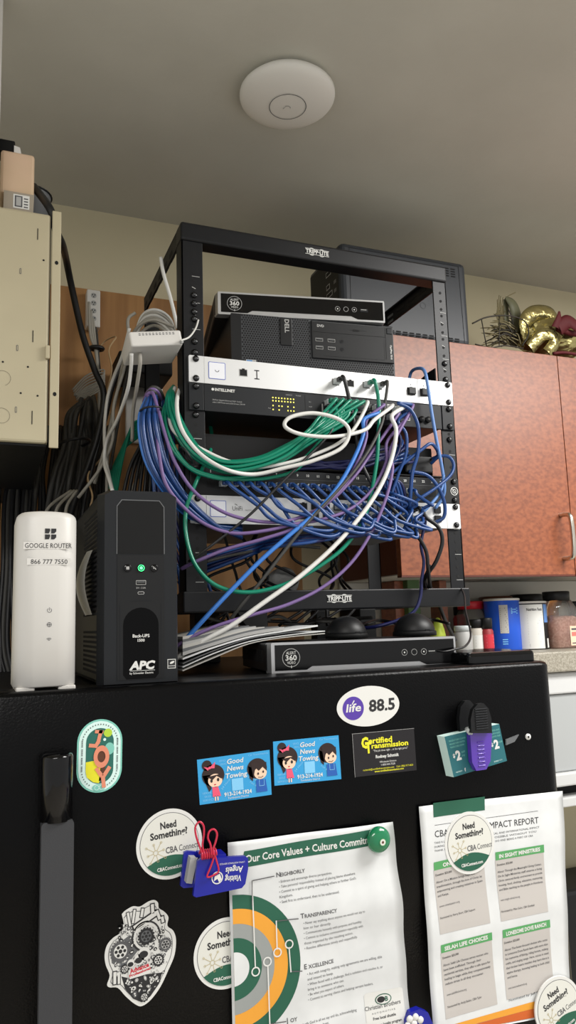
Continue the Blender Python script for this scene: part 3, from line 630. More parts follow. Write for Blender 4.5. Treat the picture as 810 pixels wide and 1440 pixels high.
# decorations on the cabinet
DT = CZ1+.0005
t = thing('wire_wreath', 'dark wire frame basket holding dried grass on the wall cabinet', 'wreath', (.85, .36, DT))
def dpt(u, v, Y): return at(u, v, Y)
b = MB(); b.tube(catmull([dpt(664, 455, .30), dpt(685, 446, .29), dpt(715, 444, .29), dpt(738, 452, .30), dpt(743, 470, .31), dpt(734, 487, .32)], 8), .0018, 'wire', 6)
b.tube(catmull([dpt(668, 484, .29), dpt(690, 489, .28), dpt(710, 486, .28), dpt(736, 490, .29)], 8), .0016, 'wire', 6); b.tube([dpt(677, 449, .295), dpt(684, 486, .295)], .0014, 'wire', 6); b.tube([dpt(702, 445, .295), dpt(702, 488, .295)], .0012, 'wire', 6)
b.build('frame', t)
b = MB(); random.seed(3)
for k in range(60):
    u0, v0 = 722+random.uniform(-14, 12), 480+random.uniform(-18, 8); a = random.uniform(PI*.55, PI*1.12); l_ = random.uniform(18, 46); Y = random.uniform(.30, .42)
    u1, v1 = u0+l_*math.cos(a), v0-l_*.8*math.sin(a)
    v1 = min(v1, 488); b.tube(catmull([dpt(u0, v0, Y), dpt((u0+u1)/2, (v0+v1)/2-5, Y), dpt(u1, v1, Y)], 4), [.0016]*8+[.0004], 'twig' if k % 3 else 'wire', 5)
for k in range(26):
    u0 = 705+random.uniform(-4, 6); b.tube(catmull([dpt(u0+8, 478, .36), dpt(u0-2, 450, .36), dpt(u0+random.uniform(-6, 4), 415+random.uniform(0, 30), .36)], 4), .0009, 'twig', 4)
b.build('dried_grass', t)
t = thing('tinsel_leaf', 'curled grey green glitter leaf upright on the wall cabinet', 'decoration', (.86, .36, DT))
def ribbon(b, P, wv, mt, thick=.0015, n=8):
    C_ = catmull(P, n); vs = []; 
    for i, p in enumerate(C_):
        s_ = i/(len(C_)-1); w_ = wv(s_); tdir = (C_[min(i+1, len(C_)-1)]-C_[max(i-1, 0)]).normalized(); side = tdir.cross(Vector((.2, -1, .1))).normalized()
        for k in range(5): o = (k-2)/2; vs.append(p+side*w_*o+Vector((0, -.006*(1-o*o)*(w_/.02), 0)))
        for k in range(5): o = (2-k)/2; vs.append(p+side*w_*o+Vector((0, -.006*(1-o*o)*(w_/.02)+thick, 0)))
    fs = []
    for i in range(len(C_)-1):
        for k in range(10): fs.append((i*10+k, i*10+(k+1) % 10, (i+1)*10+(k+1) % 10, (i+1)*10+k))
    b.add(vs, fs, mt, True)
b = MB(); ribbon(b, [dpt(722, 488, .37), dpt(727, 455, .36), dpt(722, 430, .35), dpt(711, 418, .35)], lambda s: .022*math.sin(PI*(.12+.86*s))**.7, 'gweed'); ribbon(b, [dpt(716, 482, .37), dpt(712, 450, .365), dpt(712, 422, .36)], lambda s: .010, 'gweed')
b.tube(catmull([dpt(711, 420, .355), dpt(715, 416, .35), dpt(725, 411, .35)], 4), .0014, 'twig', 5); b.build('leaf', t)
random.seed(5)
def crumple(b, C0, rx, ry, rz, mt, seed, amp=.22, zmin=None):
    bm = bmesh.new(); bmesh.ops.create_icosphere(bm, subdivisions=4, radius=1); rs = random.Random(seed); K = [(Vector((rs.uniform(-1, 1), rs.uniform(-1, 1), rs.uniform(-1, 1)))*rs.uniform(2, 6), rs.uniform(0, 6)) for _ in range(10)]
    for v in bm.verts:
        d_ = sum(abs(math.sin(v.co.dot(k)+p)) for k, p in K)/10-.6; v.co = v.co*(1+amp*2*d_); v.co = Vector((C0[0]+v.co.x*rx, C0[1]+v.co.y*ry, C0[2]+v.co.z*rz))
        if zmin is not None and v.co.z < zmin: v.co.z = zmin
    bm.verts.index_update(); b.add([v.co for v in bm.verts], [tuple(v.index for v in f.verts) for f in bm.faces], mt, False); bm.free()
b = MB(); p = at(766, 467, .34); crumple(b, (p.x, .36, p.z), .062, .055, .050, 'foil', 1, zmin=DT); b.build  # gold foil bow as one crumpled mass
p = at(757, 455, .34); ribbon(b, [at(742, 480, .33), at(738, 455, .32), at(752, 440, .32), at(776, 442, .32), at(778, 462, .32)], lambda s: .020, 'foil'); ribbon(b, [at(745, 490, .31), at(765, 470, .30), at(782, 476, .30), at(770, 497, .30)], lambda s: .016, 'foil')
p = at(798, 480, .34); crumple(b, (p.x, .36, p.z), .060, .05, .040, 'foil', 2, .3, zmin=DT)
tag(b.build('gold_foil_bow'), 'crumpled shiny gold foil bow on the wall cabinet', 'decoration')
b = MB(); ribbon(b, [at(782, 462, .29), at(786, 448, .285), at(787, 438, .285)], lambda s: .016*(1-.8*s), 'redbow'); ribbon(b, [at(785, 462, .29), at(800, 452, .285), at(815, 462, .285)], lambda s: .018, 'redbow'); 
b.tube(catmull([at(784, 462, .30), at(800, 468, .30), at(815, 470, .31)], 4), .008, 'redbow', 8); tag(b.build('red_velvet_bow'), 'dark red velvet bow resting on the gold foil', 'bow')
b = MB(); b.tube(catmull([at(778, 497, .27), at(795, 496, .27), at(825, 501, .27)], 6), .004, 'redbow', 8); tag(b.build('dark_red_ribbon'), 'dark red ribbon strip along the cabinet top edge at right', 'ribbon')
# counter ledge and white unit
LZ = -.100
b = MB(); b.box(.50, 1.9, .24, YW-.0125, LZ-.045, LZ, 'ledge', .004); tag(b.build('counter_ledge'), 'narrow beige laminate ledge carrying salt and spices', 'ledge')
t = thing('drawer_unit', 'white drawer unit under the ledge beside the refrigerator', 'drawer unit', (1.0, .4, ZF)); fy = .262
zt_ = LZ-.046; zr = [at(795, v, fy).z for v in (945, 975, 1085, 1105, 1122, 1136)]
b = MB(); b.box(.62, 1.7, fy+.012, YW-.0005, zr[3], zt_, 'appliance', .003); b.build('carcass', t)
b = MB(); b.box(.622, 1.698, fy-.006, fy+.011, zr[1], zt_-.001, 'appliance', .004); b.box(.622, .70, fy-.002, fy+.011, zr[3]+.002, zr[1]-.001, 'appliance', .003); b.build('top_rail', t)
b = MB(); b.box(.702, 1.697, fy+.002, fy+.011, zr[2], zr[1]-.0015, 'pane', .002); b.build('drawer_front', t)
b = MB(); b.box(.622, 1.698, fy-.010, fy+.011, zr[3]+.0005, zr[2]-.001, 'appliance', .004); b.build('drawer_lip', t)
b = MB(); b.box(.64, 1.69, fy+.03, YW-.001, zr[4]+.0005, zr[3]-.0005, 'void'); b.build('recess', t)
b = MB(); b.box(.62, 1.7, fy, YW-.001, zr[5], zr[4], 'appliance', .003); b.build('lower_shelf', t)
for x in (.625, 1.66): MB().box(x, x+.03, fy+.05, fy+.08, ZF+.0005, zr[5]-.0005, 'appliance', .002).build('leg', t)
b = MB(); p = at(802, 1240, .45); b.box(p.x-.08, p.x+.25, .40, .54, ZF+.0005, p.z, 'blk', .01); tag(b.build('storage_bin'), 'dark bin on the floor at lower right beside the refrigerator', 'bin')
# ---- things on the ledge
def px_at(u, v, Y, z=LZ): return at(u, v, Y)
def can(name, label, cat, u0, u1, vt, Y, body, parts, lid=None, lidm='white'):
    a, c_ = at(u0, 915, Y), at(u1, 915, Y); r = (c_.x-a.x)/2*.94; x = (a.x+c_.x)/2; h = at((u0+u1)/2, vt, Y).z-LZ
    t = thing(name, label, cat, (x, Y, LZ+.0004)); z = LZ+.0004
    b = MB(); b.lathe([(r*.98, 0), (r, .002), (r, h*.955), (r*.99, h*.96)], (x, Y, z), body, 40); b.build('body', t)
    b = MB(); b.lathe([(r*1.03, h*.955), (r*1.03, h*.99), (r*.98, h)], (x, Y, z), lidm, 40); b.build('lid', t)
    return t, x, Y, z, r, h
def cylfn(x, Y, z, r): return lambda px, py, hh: (x+(r+.0003+hh)*math.sin(px/1000/r), Y-(r+.0003+hh)*math.cos(px/1000/r), z+py*.001)
def bands(b, fn, x0, x1, y0, y1, mt, L, step=3):
    c = Cv(b, fn); x = x0
    while x < x1-.01: c.rect(x, y0, min(x+step, x1), y1, mt, L); x += step
t, x, Y, z, r, h = can('salt_canister', 'royal blue salt canister with white lid on the ledge', 'canister', 688, 731, 842, .40, 'saltblue', 0)
b = MB(); fn = cylfn(x, Y, z, r); k = h*1000; bands(b, fn, -34, -14, k*.33, k*.87, 'paper2', 1); c = Cv(b, fn)
for j in range(12): c.rect(-32, k*.36+j*k*.04, -16-(j % 3)*2, k*.375+j*k*.04, 'inkg', 2)
for j in range(5): c.rect(-6, k*.70+j*3, 14-(j % 2)*5, k*.70+j*3+1.6, 'cblue2', 2)
for j in range(3): c.rect(-30, k*.12+j*5, -18, k*.12+j*5+2, 'cblue2', 2)
b.build('label', t)
t, x, Y, z, r, h = can('salt_canister', 'white and navy canister with a nutrition panel beside the blue one', 'canister', 725, 768, 846, .385, 'cblack_', 0)
b = MB(); fn = cylfn(x, Y, z, r); k = h*1000; bands(b, fn, -r*1700, 8, k*.02, k*.93, 'stick', 1); bands(b, fn, 11, 32, k*.55, k*.93, 'cltb', 1); bands(b, fn, 18, 28, k*.03, k*.22, 'stick', 1); c = Cv(b, fn)
c.text('Nutrition Facts', -33, k*.80, 6.5, 'ink', 2, w=38, bold=.03); c.line([(-33, k*.775), (5, k*.775)], 1, 'ink', 2)
for j in range(11): c.rect(-32, k*.70-j*k*.055, 4-(j % 4)*4, k*.712-j*k*.055, 'inkg', 2)
c.rect(-30, k*.05, 6, k*.12, 'ink', 2); b.build('label', t)
# pink salt jar
Y = .37; a, c_ = at(769, 912, Y), at(806, 912, Y); x = (a.x+c_.x)/2; w = (c_.x-a.x); hh = at(785, 832, Y).z-LZ
t = thing('pink_salt_jar', 'clear shaker jar of pink salt with black cap on the ledge', 'jar', (x, Y, LZ+.0004)); z = LZ+.0004
def sqloft(b, lev, x, Y, mt, rr_=.25):
    vs = []; fs = []; n = 0
    for hw, hd, zz in lev: P = rr(x-hw, Y-hd, x+hw, Y+hd, min(hw, hd)*rr_*2, 4); n = len(P); vs += [(p[0], p[1], zz) for p in P]
    for i in range(len(lev)-1):
        for k in range(n): fs.append((i*n+k, i*n+(k+1) % n, (i+1)*n+(k+1) % n, (i+1)*n+k))
    fs += [tuple(range((len(lev)-1)*n, len(lev)*n)), tuple(range(n-1, -1, -1))]; b.add(vs, fs, mt, True)
b = MB(); hw = w/2; sqloft(b, [(hw*.95, hw*.8, z), (hw, hw*.85, z+.003), (hw, hw*.85, z+hh*.62), (hw*.93, hw*.8, z+hh*.72), (hw*.72, hw*.66, z+hh*.84)], x, Y, 'clear'); b.build('bottle', t)
b = MB(); sqloft(b, [(hw*.9, hw*.75, z+.002), (hw*.94, hw*.79, z+.004), (hw*.94, hw*.79, z+hh*.52), (hw*.6, hw*.6, z+hh*.56)], x, Y, 'pinksalt'); b.build('salt', t)
b = MB(); b.lathe([(hw*.78, hh*.83), (hw*.8, hh*.99), (hw*.74, hh)], (x, Y, z), 'blk', 32); b.build('cap', t)
b = MB(); c = Cv(b, lambda X_, Y_, h_: (x+X_*.001, Y-hw*.85-.0004-h_, z+Y_*.001)); c.rect(4, 6, hw*1000-1, 52, 'skin', 1); c.rect(8, 28, hw*1000-1, 38, 'ledr', 2); c.rect(8, 10, hw*1000-2, 13, 'inkg', 2); c.rect(8, 42, hw*1000-2, 47, 'inkg', 2); b.build('label', t)
def jar(name, label, u, vt, wpx, Y, body, cap, lab=None, capf=.3):
    p = at(u, 912, Y); r = (at(u+wpx/2, 912, Y).x-p.x); h = at(u, vt, Y).z-LZ; t = thing(name, label, 'spice jar' if 'jar' in name else 'bottle', (p.x, Y, LZ+.0004)); z = LZ+.0004
    b = MB(); b.lathe([(r*.94, 0), (r, .003), (r, h*(1-capf)*.9), (r*.8, h*(1-capf)), (r*.78, h*(1-capf)+.002)], (p.x, Y, z), body, 28); b.build('body', t)
    b = MB(); b.lathe([(r*.9, h*(1-capf)), (r*.92, h*.97), (r*.85, h)], (p.x, Y, z), cap, 28); b.build('cap', t)
    if lab: b = MB(); bands(b, cylfn(p.x, Y, z, r), -r*1100, r*1100, h*120, h*520, lab, 1); c = Cv(b, cylfn(p.x, Y, z, r)); [c.rect(-r*700, h*(180+j*90), r*700-(j % 2)*4, h*(205+j*90), 'ink' if lab != 'red' else 'stick', 2) for j in range(4)]; b.build('label', t)
    return t
jar('spice_jar', 'spice jar with a red cap at the left of the ledge', 665, 846, 34, .46, 'clear', 'capred', None, .16)
jar('spice_jar', 'white spice jar with black cap in front of the red capped jar', 671, 871, 19, .36, 'spicew', 'blk', 'stick', .26)
jar('spice_jar', 'small red spice jar with black cap beside the blue salt canister', 686, 869, 15, .345, 'spice', 'blk', 'red', .32)
jar('spice_jar', 'tall red spice jar half hidden behind the rack corner', 650, 853, 17, .48, 'spice', 'blk', None, .2)
jar('spice_jar', 'clear jar of grey spice closest to the recorder', 652, 880, 22, .335, 'lgrey', 'clearp', None, .2)
jar('spice_jar', 'low jar with dark blue lid between the spices and the blue canister', 684, 848, 24, .50, 'spicew', 'navy', None, .5)
jar('spice_jar', 'jar with black lid behind the two tall salt canisters', 745, 836, 40, .50, 'clear', 'blk', None, .2)
jar('spice_jar', 'jar with dark brown lid behind the blue salt canister', 702, 839, 42, .49, 'clear', 'brownp', None, .15)
jar('spice_jar', 'orange labelled jar with black cap at the right edge', 806, 846, 30, .45, 'olid', 'blk', None, .2)
b = MB(); p0 = at(569, 809, .45); p1 = at(590, 880, .45); b.box(p0.x, p1.x, .44, .50, LZ+.0004, p0.z, 'lgn', .002); tag(b.build('green_carton'), 'green carton standing on the ledge behind the rack', 'carton')
b = MB(); p0 = at(600, 853, .42); p1 = at(616, 880, .42); crumple(b, ((p0.x+p1.x)/2, .40, LZ+.03), .016, .02, .05, 'ylg', 9, .2, LZ+.0004); tag(b.build('snack_wrapper'), 'yellow green wrapper on the ledge behind the rack', 'wrapper')
b = MB(); p0 = at(612, 808, .47); p1 = at(627, 890, .47); b.box(p0.x, p1.x, .455, .50, LZ+.0004, .071, 'cab', .001); tag(b.build('wooden_upright'), 'brown wooden upright on the ledge under the wall cabinet', 'upright')
b = MB(); p0 = at(556, 809, .47); b.box(p0.x-.01, p0.x+.02, .46, .53, LZ+.0004, .071, 'cab', .001); tag(b.build('wooden_upright'), 'brown wooden upright directly behind the rack near the green carton', 'upright')
# ================================================================== FRIDGE DOOR PAPERS AND STICKERS
class Quad:
    def __init__(s, TL, TR, BR, BL, W, H, off=.0006, bend=None):
        s.c = [Vector(p) for p in (TL, TR, BR, BL)]; s.W = W; s.H = H; s.off = off; s.bend = bend
        ex = (s.c[1]-s.c[0]); ez = (s.c[3]-s.c[0]); s.ex, s.ez = ex, ez
    def snap(s, x, y):
        if not hasattr(s, 'g'): return s.bend(x, y)
        gx, gy = s.g; i, j = math.floor(x/gx), math.floor(y/gy); a, t = x/gx-i, y/gy-j; B = s.bend
        return (B(i*gx, j*gy)*(1-a)+B((i+1)*gx, j*gy)*a)*(1-t)+(B(i*gx, (j+1)*gy)*(1-a)+B((i+1)*gx, (j+1)*gy)*a)*t
    def __call__(s, x, y, h):          # y measured up from the bottom edge
        a, t = x/s.W, 1-y/s.H; p = (s.c[0]*(1-a)+s.c[1]*a)*(1-t)+(s.c[3]*(1-a)+s.c[2]*a)*t
        o = s.off+(s.snap(x, y)+(.0001 if h > 0 else 0) if s.bend else 0); return Vector((p.x, FY-o-h, p.z))
    def L(s, u, v):                    # picture point on the door -> local mm
        p = at(u, v, FY-s.off); a = t = .5
        for _ in range(12):
            q = (s.c[0]*(1-a)+s.c[1]*a)*(1-t)+(s.c[3]*(1-a)+s.c[2]*a)*t; dx, dz = p.x-q.x, p.z-q.z
            ax = (s.c[1]-s.c[0])*(1-t)+(s.c[2]-s.c[3])*t; tz = (s.c[3]-s.c[0])*(1-a)+(s.c[2]-s.c[1])*a
            D = ax.x*tz.z-ax.z*tz.x; a += (dx*tz.z-dz*tz.x)/D; t += (ax.x*dz-ax.z*dx)/D
        return a*s.W, (1-t)*s.H
def pq(pts, W, H, off=.0006, bend=None): return Quad(*[at(u, v, FY-off) for u, v in pts], W, H, off, bend)
def cq(cx, cz, W, H, tilt, off=.0006, bend=None):
    c, q = math.cos(tilt), math.sin(tilt)
    P = [Vector((cx+(x*c-z*q)*.001, 0, cz+(x*q+z*c)*.001)) for x, z in ((-W/2, H/2), (W/2, H/2), (W/2, -H/2), (-W/2, -H/2))]; return Quad(*P, W, H, off, bend)
def base(b, q, poly, mt, th=.0004):
    n = len(poly); tri = tessellate_polygon([[Vector((p[0], p[1], 0)) for p in poly]])
    vs = [q(x, y, 0) for x, y in poly]+[q(x, y, -th) for x, y in poly]
    b.add(vs, [tuple(t) for t in tri]+[(k, (k+1) % n, n+(k+1) % n, n+k) for k in range(n)], mt)
def ell(cx, cy, rx, ry, n=48): return [(cx+rx*math.cos(2*PI*k/n), cy+ry*math.sin(2*PI*k/n)) for k in range(n)]
# ---- oval radio sticker
q = cq(.1805, -.1275, 90, 50, math.radians(1)); b = MB(); base(b, q, ell(45, 25, 45, 25), 'stick'); c = Cv(b, q)
c.circ(23, 24, 15, 'violet', 1, 40, 14.5); c.text('life', 23, 20, 9.5, 'stick', 2, shear=.2, align='c', w=21, bold=.02); c.line([(24.5, 33), (22, 29.5)], 1.4, 'stick', 2); c.text('88.5', 45, 18, 14, 'ink', 1, w=38, bold=.03, shear=.05)
tag(b.build('oval_sticker'), 'white oval sticker reading 88.5 near the top of the refrigerator door', 'sticker')
# ---- tow cards
def towcard(P, label):
    q = pq(P, 89, 51); b = MB(); base(b, q, [(0, 0), (89, 0), (89, 51), (0, 51)], 'cblue'); c = Cv(b, q)
    for x, y, w_ in ((26, 45, 8), (27, 41, 8), (62, 47, 25), (4, 11, 14), (6, 7, 8), (4, 3, 14)): c.text('SERVICE' if w_ < 20 else 'Car Transmissions', x, y, 2.2, 'cblue2', 1, w=w_)
    c.text('24 Hours', 28, 13, 2.5, 'cblue2', 1, rot=.8, w=17); c.text('Roadside Help', 58, 24, 2.5, 'cblue2', 1, rot=-.45, w=24); c.text('Fast & Kind', 62, 17, 2.5, 'cblue2', 1, rot=-.6, w=18)
    for s_, x, y, w_ in (('Good', 35, 41.5, 20), ('News', 35, 33.5, 20), ('Towing', 32, 25.5, 27)): c.text(s_, x, y, 5.4, 'stick', 2, w=w_, bold=.02, shear=.15)
    c.rect(40, 10.5, 54, 24, 'cblue2', 2)
    c.text('913-214-1924', 30, 5.5, 4.2, 'stick', 2, w=34, bold=.03); c.text('Tombstone District', 34, 2, 2.2, 'stick', 2, w=26)
    # girl with a bow and a boy: plain figures
    c.circ(11, 43, 6, 'hair', 2, 16); c.circ(18, 31, 13.5, 'hair', 2, 28, 12.5); c.poly([(5, 32), (12, 13), (15, 16), (14, 32)], 'hair', 2); c.circ(20, 25, 8.6, 'skin', 3, 24, 7.6); c.poly([(10, 30), (29, 32), (28, 26), (22, 30), (17, 26), (12, 29)], 'hair', 4)
    c.poly([(7, 42), (14, 40), (12, 37)], 'pink', 5); c.poly([(13, 39.5), (21, 46), (20, 39)], 'pink', 5); c.circ(14, 40, 1.6, 'pink', 6, 10)
    c.circ(15.5, 25, 1.5, 'ink', 4, 12, 2); c.circ(23.5, 25.6, 1.5, 'ink', 4, 12, 2); c.circ(19.5, 20.5, 1.4, 'red', 4, 10, .7)
    c.poly([(16, 18), (23, 18), (26, 7), (16, 7)], 'pink', 3); c.line([(19, 7), (19, 3)], 1.4, 'skin', 3); c.line([(22, 7), (22, 3)], 1.4, 'skin', 3)
    c.circ(72, 32, 12.5, 'hair', 2, 28, 11.5); c.poly([(61, 36), (62, 22), (66, 18), (69, 32)], 'hair', 2); c.circ(76, 26.5, 8, 'skin', 3, 24, 7); c.poly([(64, 40), (84, 38), (84, 28), (79, 33), (74, 29), (70, 33), (67, 22)], 'hair', 4)
    c.circ(73, 26, 1.1, 'ink', 5, 10, 1.5); c.circ(79.5, 27.5, 1.1, 'ink', 5, 10, 1.5); c.line([(73, 22), (77, 21.4), (79, 22.6)], .6, 'ink', 5)
    c.poly([(70, 19), (82, 19), (84, 5), (70, 5)], 'navy', 3); c.line([(74, 19), (74, 12), (80, 12), (80, 19)], .5, 'cblue2', 4)
    return tag(b.build('business_card'), label, 'business card')
towcard([(277, 1068.5), (379, 1054.5), (382, 1117.5), (281, 1132)], 'left of the two blue towing business cards with cartoon children')
towcard([(384, 1043), (476, 1034), (480, 1095.5), (386, 1105)], 'right of the two blue towing business cards with cartoon children')
q = pq([(495, 1032), (582, 1024), (586, 1083), (499, 1093)], 89, 51); b = MB(); base(b, q, [(0, 0), (89, 0), (89, 51), (0, 51)], 'cblack'); c = Cv(b, q)
c.line([(0, 50.8), (89, 50.8)], .4, 'lgrey', 1); c.line([(.3, 0), (.3, 51)], .4, 'lgrey', 1)
c.text('C', 12, 33, 12, 'yel', 1, w=10, bold=.05); c.text('ertified', 22, 37.5, 6.5, 'yel', 1, w=34, bold=.03); c.text('T', 17, 27, 12, 'yel', 2, w=9, bold=.05); c.text('ransmission', 26, 31.5, 6, 'yel', 1, w=53, bold=.03)
c.text('"The job done right ... at the right price!"', 28, 27.2, 2.4, 'stick', 1, w=50); c.text('Rodney Schmidt', 31, 19.5, 3.6, 'stick', 1, w=33, bold=.03)
c.text('Wholesale Division', 36, 13.5, 2.2, 'stick', 1, w=24); c.text('1-800-544-7520', 38, 10, 2.2, 'stick', 1, w=20); c.text('rschmidt@certifiedtransmission.com    Cell: (785) 917-4651', 12, 6, 2.2, 'yel', 1, w=72); c.text('www.certifiedtransmission.com', 28, 3, 2.2, 'yel', 1, w=42, bold=.02)
tag(b.build('business_card'), 'black transmission business card with yellow lettering', 'business card')
# ---- round "Need Something?" stickers
def round_sticker(cx, cz, r, tilt, off, label, th=.0004, mtg=None):
    q = cq(cx, cz, 2*r, 2*r, tilt, off); b = MB(); base(b, q, ell(r, r, r, r, 64), 'stick', th); c = Cv(b, q); k = r/37
    c.circ(r, r, r*.895, 'inkg', 1, 64); c.circ(r, r, r*.88, 'cream', 2, 64)
    P = []
    for j in range(17): a = -PI/2-.95+1.9*j/16; P.append((r+r*.895*math.cos(a), r+r*.895*math.sin(a)))
    top = []
    for j in range(11): s_ = j/10; x0, y0 = P[-1]; x1, y1 = P[0]; top.append((x0+(x1-x0)*s_, y0+r*.20*math.sin(PI*s_)))
    c.poly(P+top[1:-1], 'green', 3)
    c.text('Need', r, r+17*k, 7*k, 'ink', 3, w=18*k, bold=.03, align='c'); c.text('Something?', r, r+7.5*k, 7*k, 'ink', 3, w=42*k, bold=.03, align='c')
    c.text('CBA', r-5*k, r-9.5*k, 6.4*k, 'inkg', 3, w=13.5*k, bold=.02); c.text('Connect', r+10*k, r-9.5*k, 6.4*k, 'inkg', 3, w=22*k)
    c.text('CBAConnect.com', r, r-26.5*k, 3.6*k, 'stick', 5, w=32*k, align='c', bold=.03)
    ox, oy = r-16*k, r-6.5*k
    for j in range(8):
        a = 2*PI*j/8+.2; l_ = (12 if j % 2 else 9)*k; c.line([(ox+2.5*k*math.cos(a), oy+2.5*k*math.sin(a)), (ox+l_*math.cos(a), oy+l_*math.sin(a))], .6*k, 'gold', 3); c.ring(ox+l_*math.cos(a), oy+l_*math.sin(a), 1.1*k, .4*k, 'gold', 4, 10)
    c.ring(ox, oy, 2.6*k, .6*k, 'gold', 4, 16)
    return tag(b.build('round_sticker'), label, 'sticker')
round_sticker(-.078, -.2605, 37.5, math.radians(4), .0006, 'round white Need Something sticker behind the blue bag clip')
round_sticker(-.0145, -.386, 37.5, math.radians(2), .0006, 'round Need Something sticker half covered by the values poster')
round_sticker(.3185, -.3105, 38.5, math.radians(2), .0036, 'round Need Something magnet holding up the impact report', .0022)
p = at(779, 1413, FY); round_sticker(p.x, p.z, 38, math.radians(20), .0085, 'round Need Something magnet at the bottom right corner', .0022)
# ---- JOY sticker
q = cq(-.1555, -.1580, 49, 78, math.radians(-1)); b = MB(); base(b, q, rr(0, 0, 49, 78, 24.4, 12), 'mint'); c = Cv(b, q)
c.rrect(1.8, 1.8, 47.2, 76.2, 22.6, 'mint2', 1); c.poly(rr(9.5, 9.5, 39.5, 68.5, 14.9, 10), 'dteal', 2)
c.ring(24.5, 39, 0.1, .1, 'mint', 1)
for side in (0, 1):
    for j in range(26):
        x = 5.4 if side == 0 else 43.6; y = 23+j*1.3; c.rect(x-.8, y, x+.8, y+.8, 'inkg', 3) if j % 7 != 5 else None
for j in range(19):
    a = .15+j*.155; c.rect(24.5+19*math.cos(a)-.5, 53.6+19*math.sin(a)-.7, 24.5+19*math.cos(a)+.5, 53.6+19*math.sin(a)+.7, 'inkg', 3)
    if j < 7 or j > 12: c.rect(24.5+19*math.cos(-a)-.5, 24.4+19*math.sin(-a)-.7, 24.5+19*math.cos(-a)+.5, 24.4+19*math.sin(-a)+.7, 'inkg', 3)
c.circ(33, 63, 4.6, 'lime', 3, 20); c.circ(29.5, 56, 1.6, 'mint2', 3, 12); c.circ(35, 46, 5.2, 'mint', 3, 20, 6.5)
c.poly([(9.7, 33), (18, 34), (25, 28), (28, 17), (24, 10), (18, 11.5), (11, 17), (9.7, 23)], 'yel', 3)
c.poly([(26, 30), (31, 32), (30, 14), (24, 12)], 'brownp', 3); c.circ(26.5, 37, 7.5, 'brownp', 4, 24, 11)
c.line([(20.5, 65), (26, 64.5)], 3.6, 'coral', 5); c.line([(25, 64.5), (22.5, 54), (20, 49.8), (14.5, 50.5)], 4, 'coral', 5); c.ring(26.3, 38, 6.4, 4.2, 'coral', 7, 32, ry=9); c.line([(22, 24.5), (28, 16)], 4.2, 'coral', 5); c.line([(34.5, 25), (28.5, 16), (29.5, 7)], 4.2, 'coral', 5)
c.circ(24, 5.4, 7, 'mint', 3, 20, 3.8); c.ring(22, 5.4, 2.4, .5, 'mint2', 4, 14); c.ring(27, 5.6, 2.4, .5, 'mint2', 4, 14)
tag(b.build('joy_sticker'), 'pill shaped mint green sticker with coral letters JOY', 'sticker')
# ---- heart sticker
q = Quad(*[Vector(v) for v in ((-.149, 0, -.315), (-.072, 0, -.315), (-.072, 0, -.423), (-.149, 0, -.423))], 77, 108)
def HL(x, y): return q.L(140+x/7.04, 1255+y/7.04)
out = [(220,215),(255,180),(330,138),(400,140),(480,92),(540,75),(578,100),(588,155),(640,190),(682,245),(672,330),(730,380),(757,470),(742,620),(685,760),(605,930),(510,1060),(420,1125),(350,1105),(260,1030),(180,945),(100,940),(75,910),(100,820),(62,720),(50,620),(75,520),(135,450),(200,405),(240,330)]
sm = [tuple(v)[:2] for v in catmull([(x, y, 0) for x, y in out+out[:1]], 4)][:-1]
b = MB(); O = [HL(*p) for p in sm][::-1]; base(b, q, O, 'stick'); c = Cv(b, q); cx, cy = HL(405, 600)
I = [(cx+(x-cx)*.90, cy+(y-cy)*.91) for x, y in O]; c.poly(I, 'inkg', 1); I2 = [(cx+(x-cx)*.88, cy+(y-cy)*.895) for x, y in O]; c.poly(I2, 'stick', 2)
def gear(x, y, r, n=12, dark='ink', L=6, hub='stick'):
    X_, Y_ = HL(x, y); r = r/8.3; P = []
    for k in range(n*4): a = 2*PI*k/(n*4); rr_ = r*(1 if (k//2) % 2 else .86); P.append((X_+rr_*math.cos(a), Y_+rr_*math.sin(a)))
    c.poly(P, dark, L); c.circ(X_, Y_, r*.62, hub, L+1, 20)
    for k in range(6): a = PI*k/3; c.circ(X_+r*.40*math.cos(a), Y_+r*.40*math.sin(a), r*.15, 'ink', L+2, 8)
    c.circ(X_, Y_, r*.18, 'ink', L+2, 10)
c.poly([HL(*p_) for p_ in [(215, 830), (300, 850), (420, 815), (620, 790), (590, 900), (500, 1030), (415, 1085), (330, 1050), (250, 950)]][::-1], 'ink', 2.5); c.poly([HL(*p_) for p_ in [(110, 560), (300, 420), (420, 520), (240, 760), (120, 700)]][::-1], 'mgrey', 2.5)
gear(205, 580, 95, 22, 'inkg'); gear(460, 430, 78, 16, 'ink', 6, 'mgrey'); gear(650, 510, 62, 20, 'inkg', 6, 'lgrey'); gear(580, 665, 56, 16); gear(248, 755, 42, 10, 'ink'); gear(440, 1030, 44, 10)
X_, Y_ = HL(460, 430); c.ring(X_, Y_, 12.5, 2.4, 'stick', 5, 28, .2, 5.0); c.ring(X_, Y_, 15, 1.6, 'ink', 5, 28, .0, 5.2)
for (x0, y0), (x1, y1), w_ in (((280, 210), (300, 320), 4), ((345, 180), (330, 290), 4), ((425, 170), (415, 230), 4.5), ((522, 130), (525, 190), 5.5), ((360, 340), (540, 215), 8), ((570, 190), (590, 250), 5), ((620, 250), (625, 280), 5), ((150, 800), (150, 890), 5), ((190, 800), (190, 890), 4)):
    c.line([HL(x0, y0), HL(x1, y1)], w_, 'ink', 4); c.line([HL(x0, y0), HL(x1, y1)], w_*.6, 'stick', 5)
rs = random.Random(4)
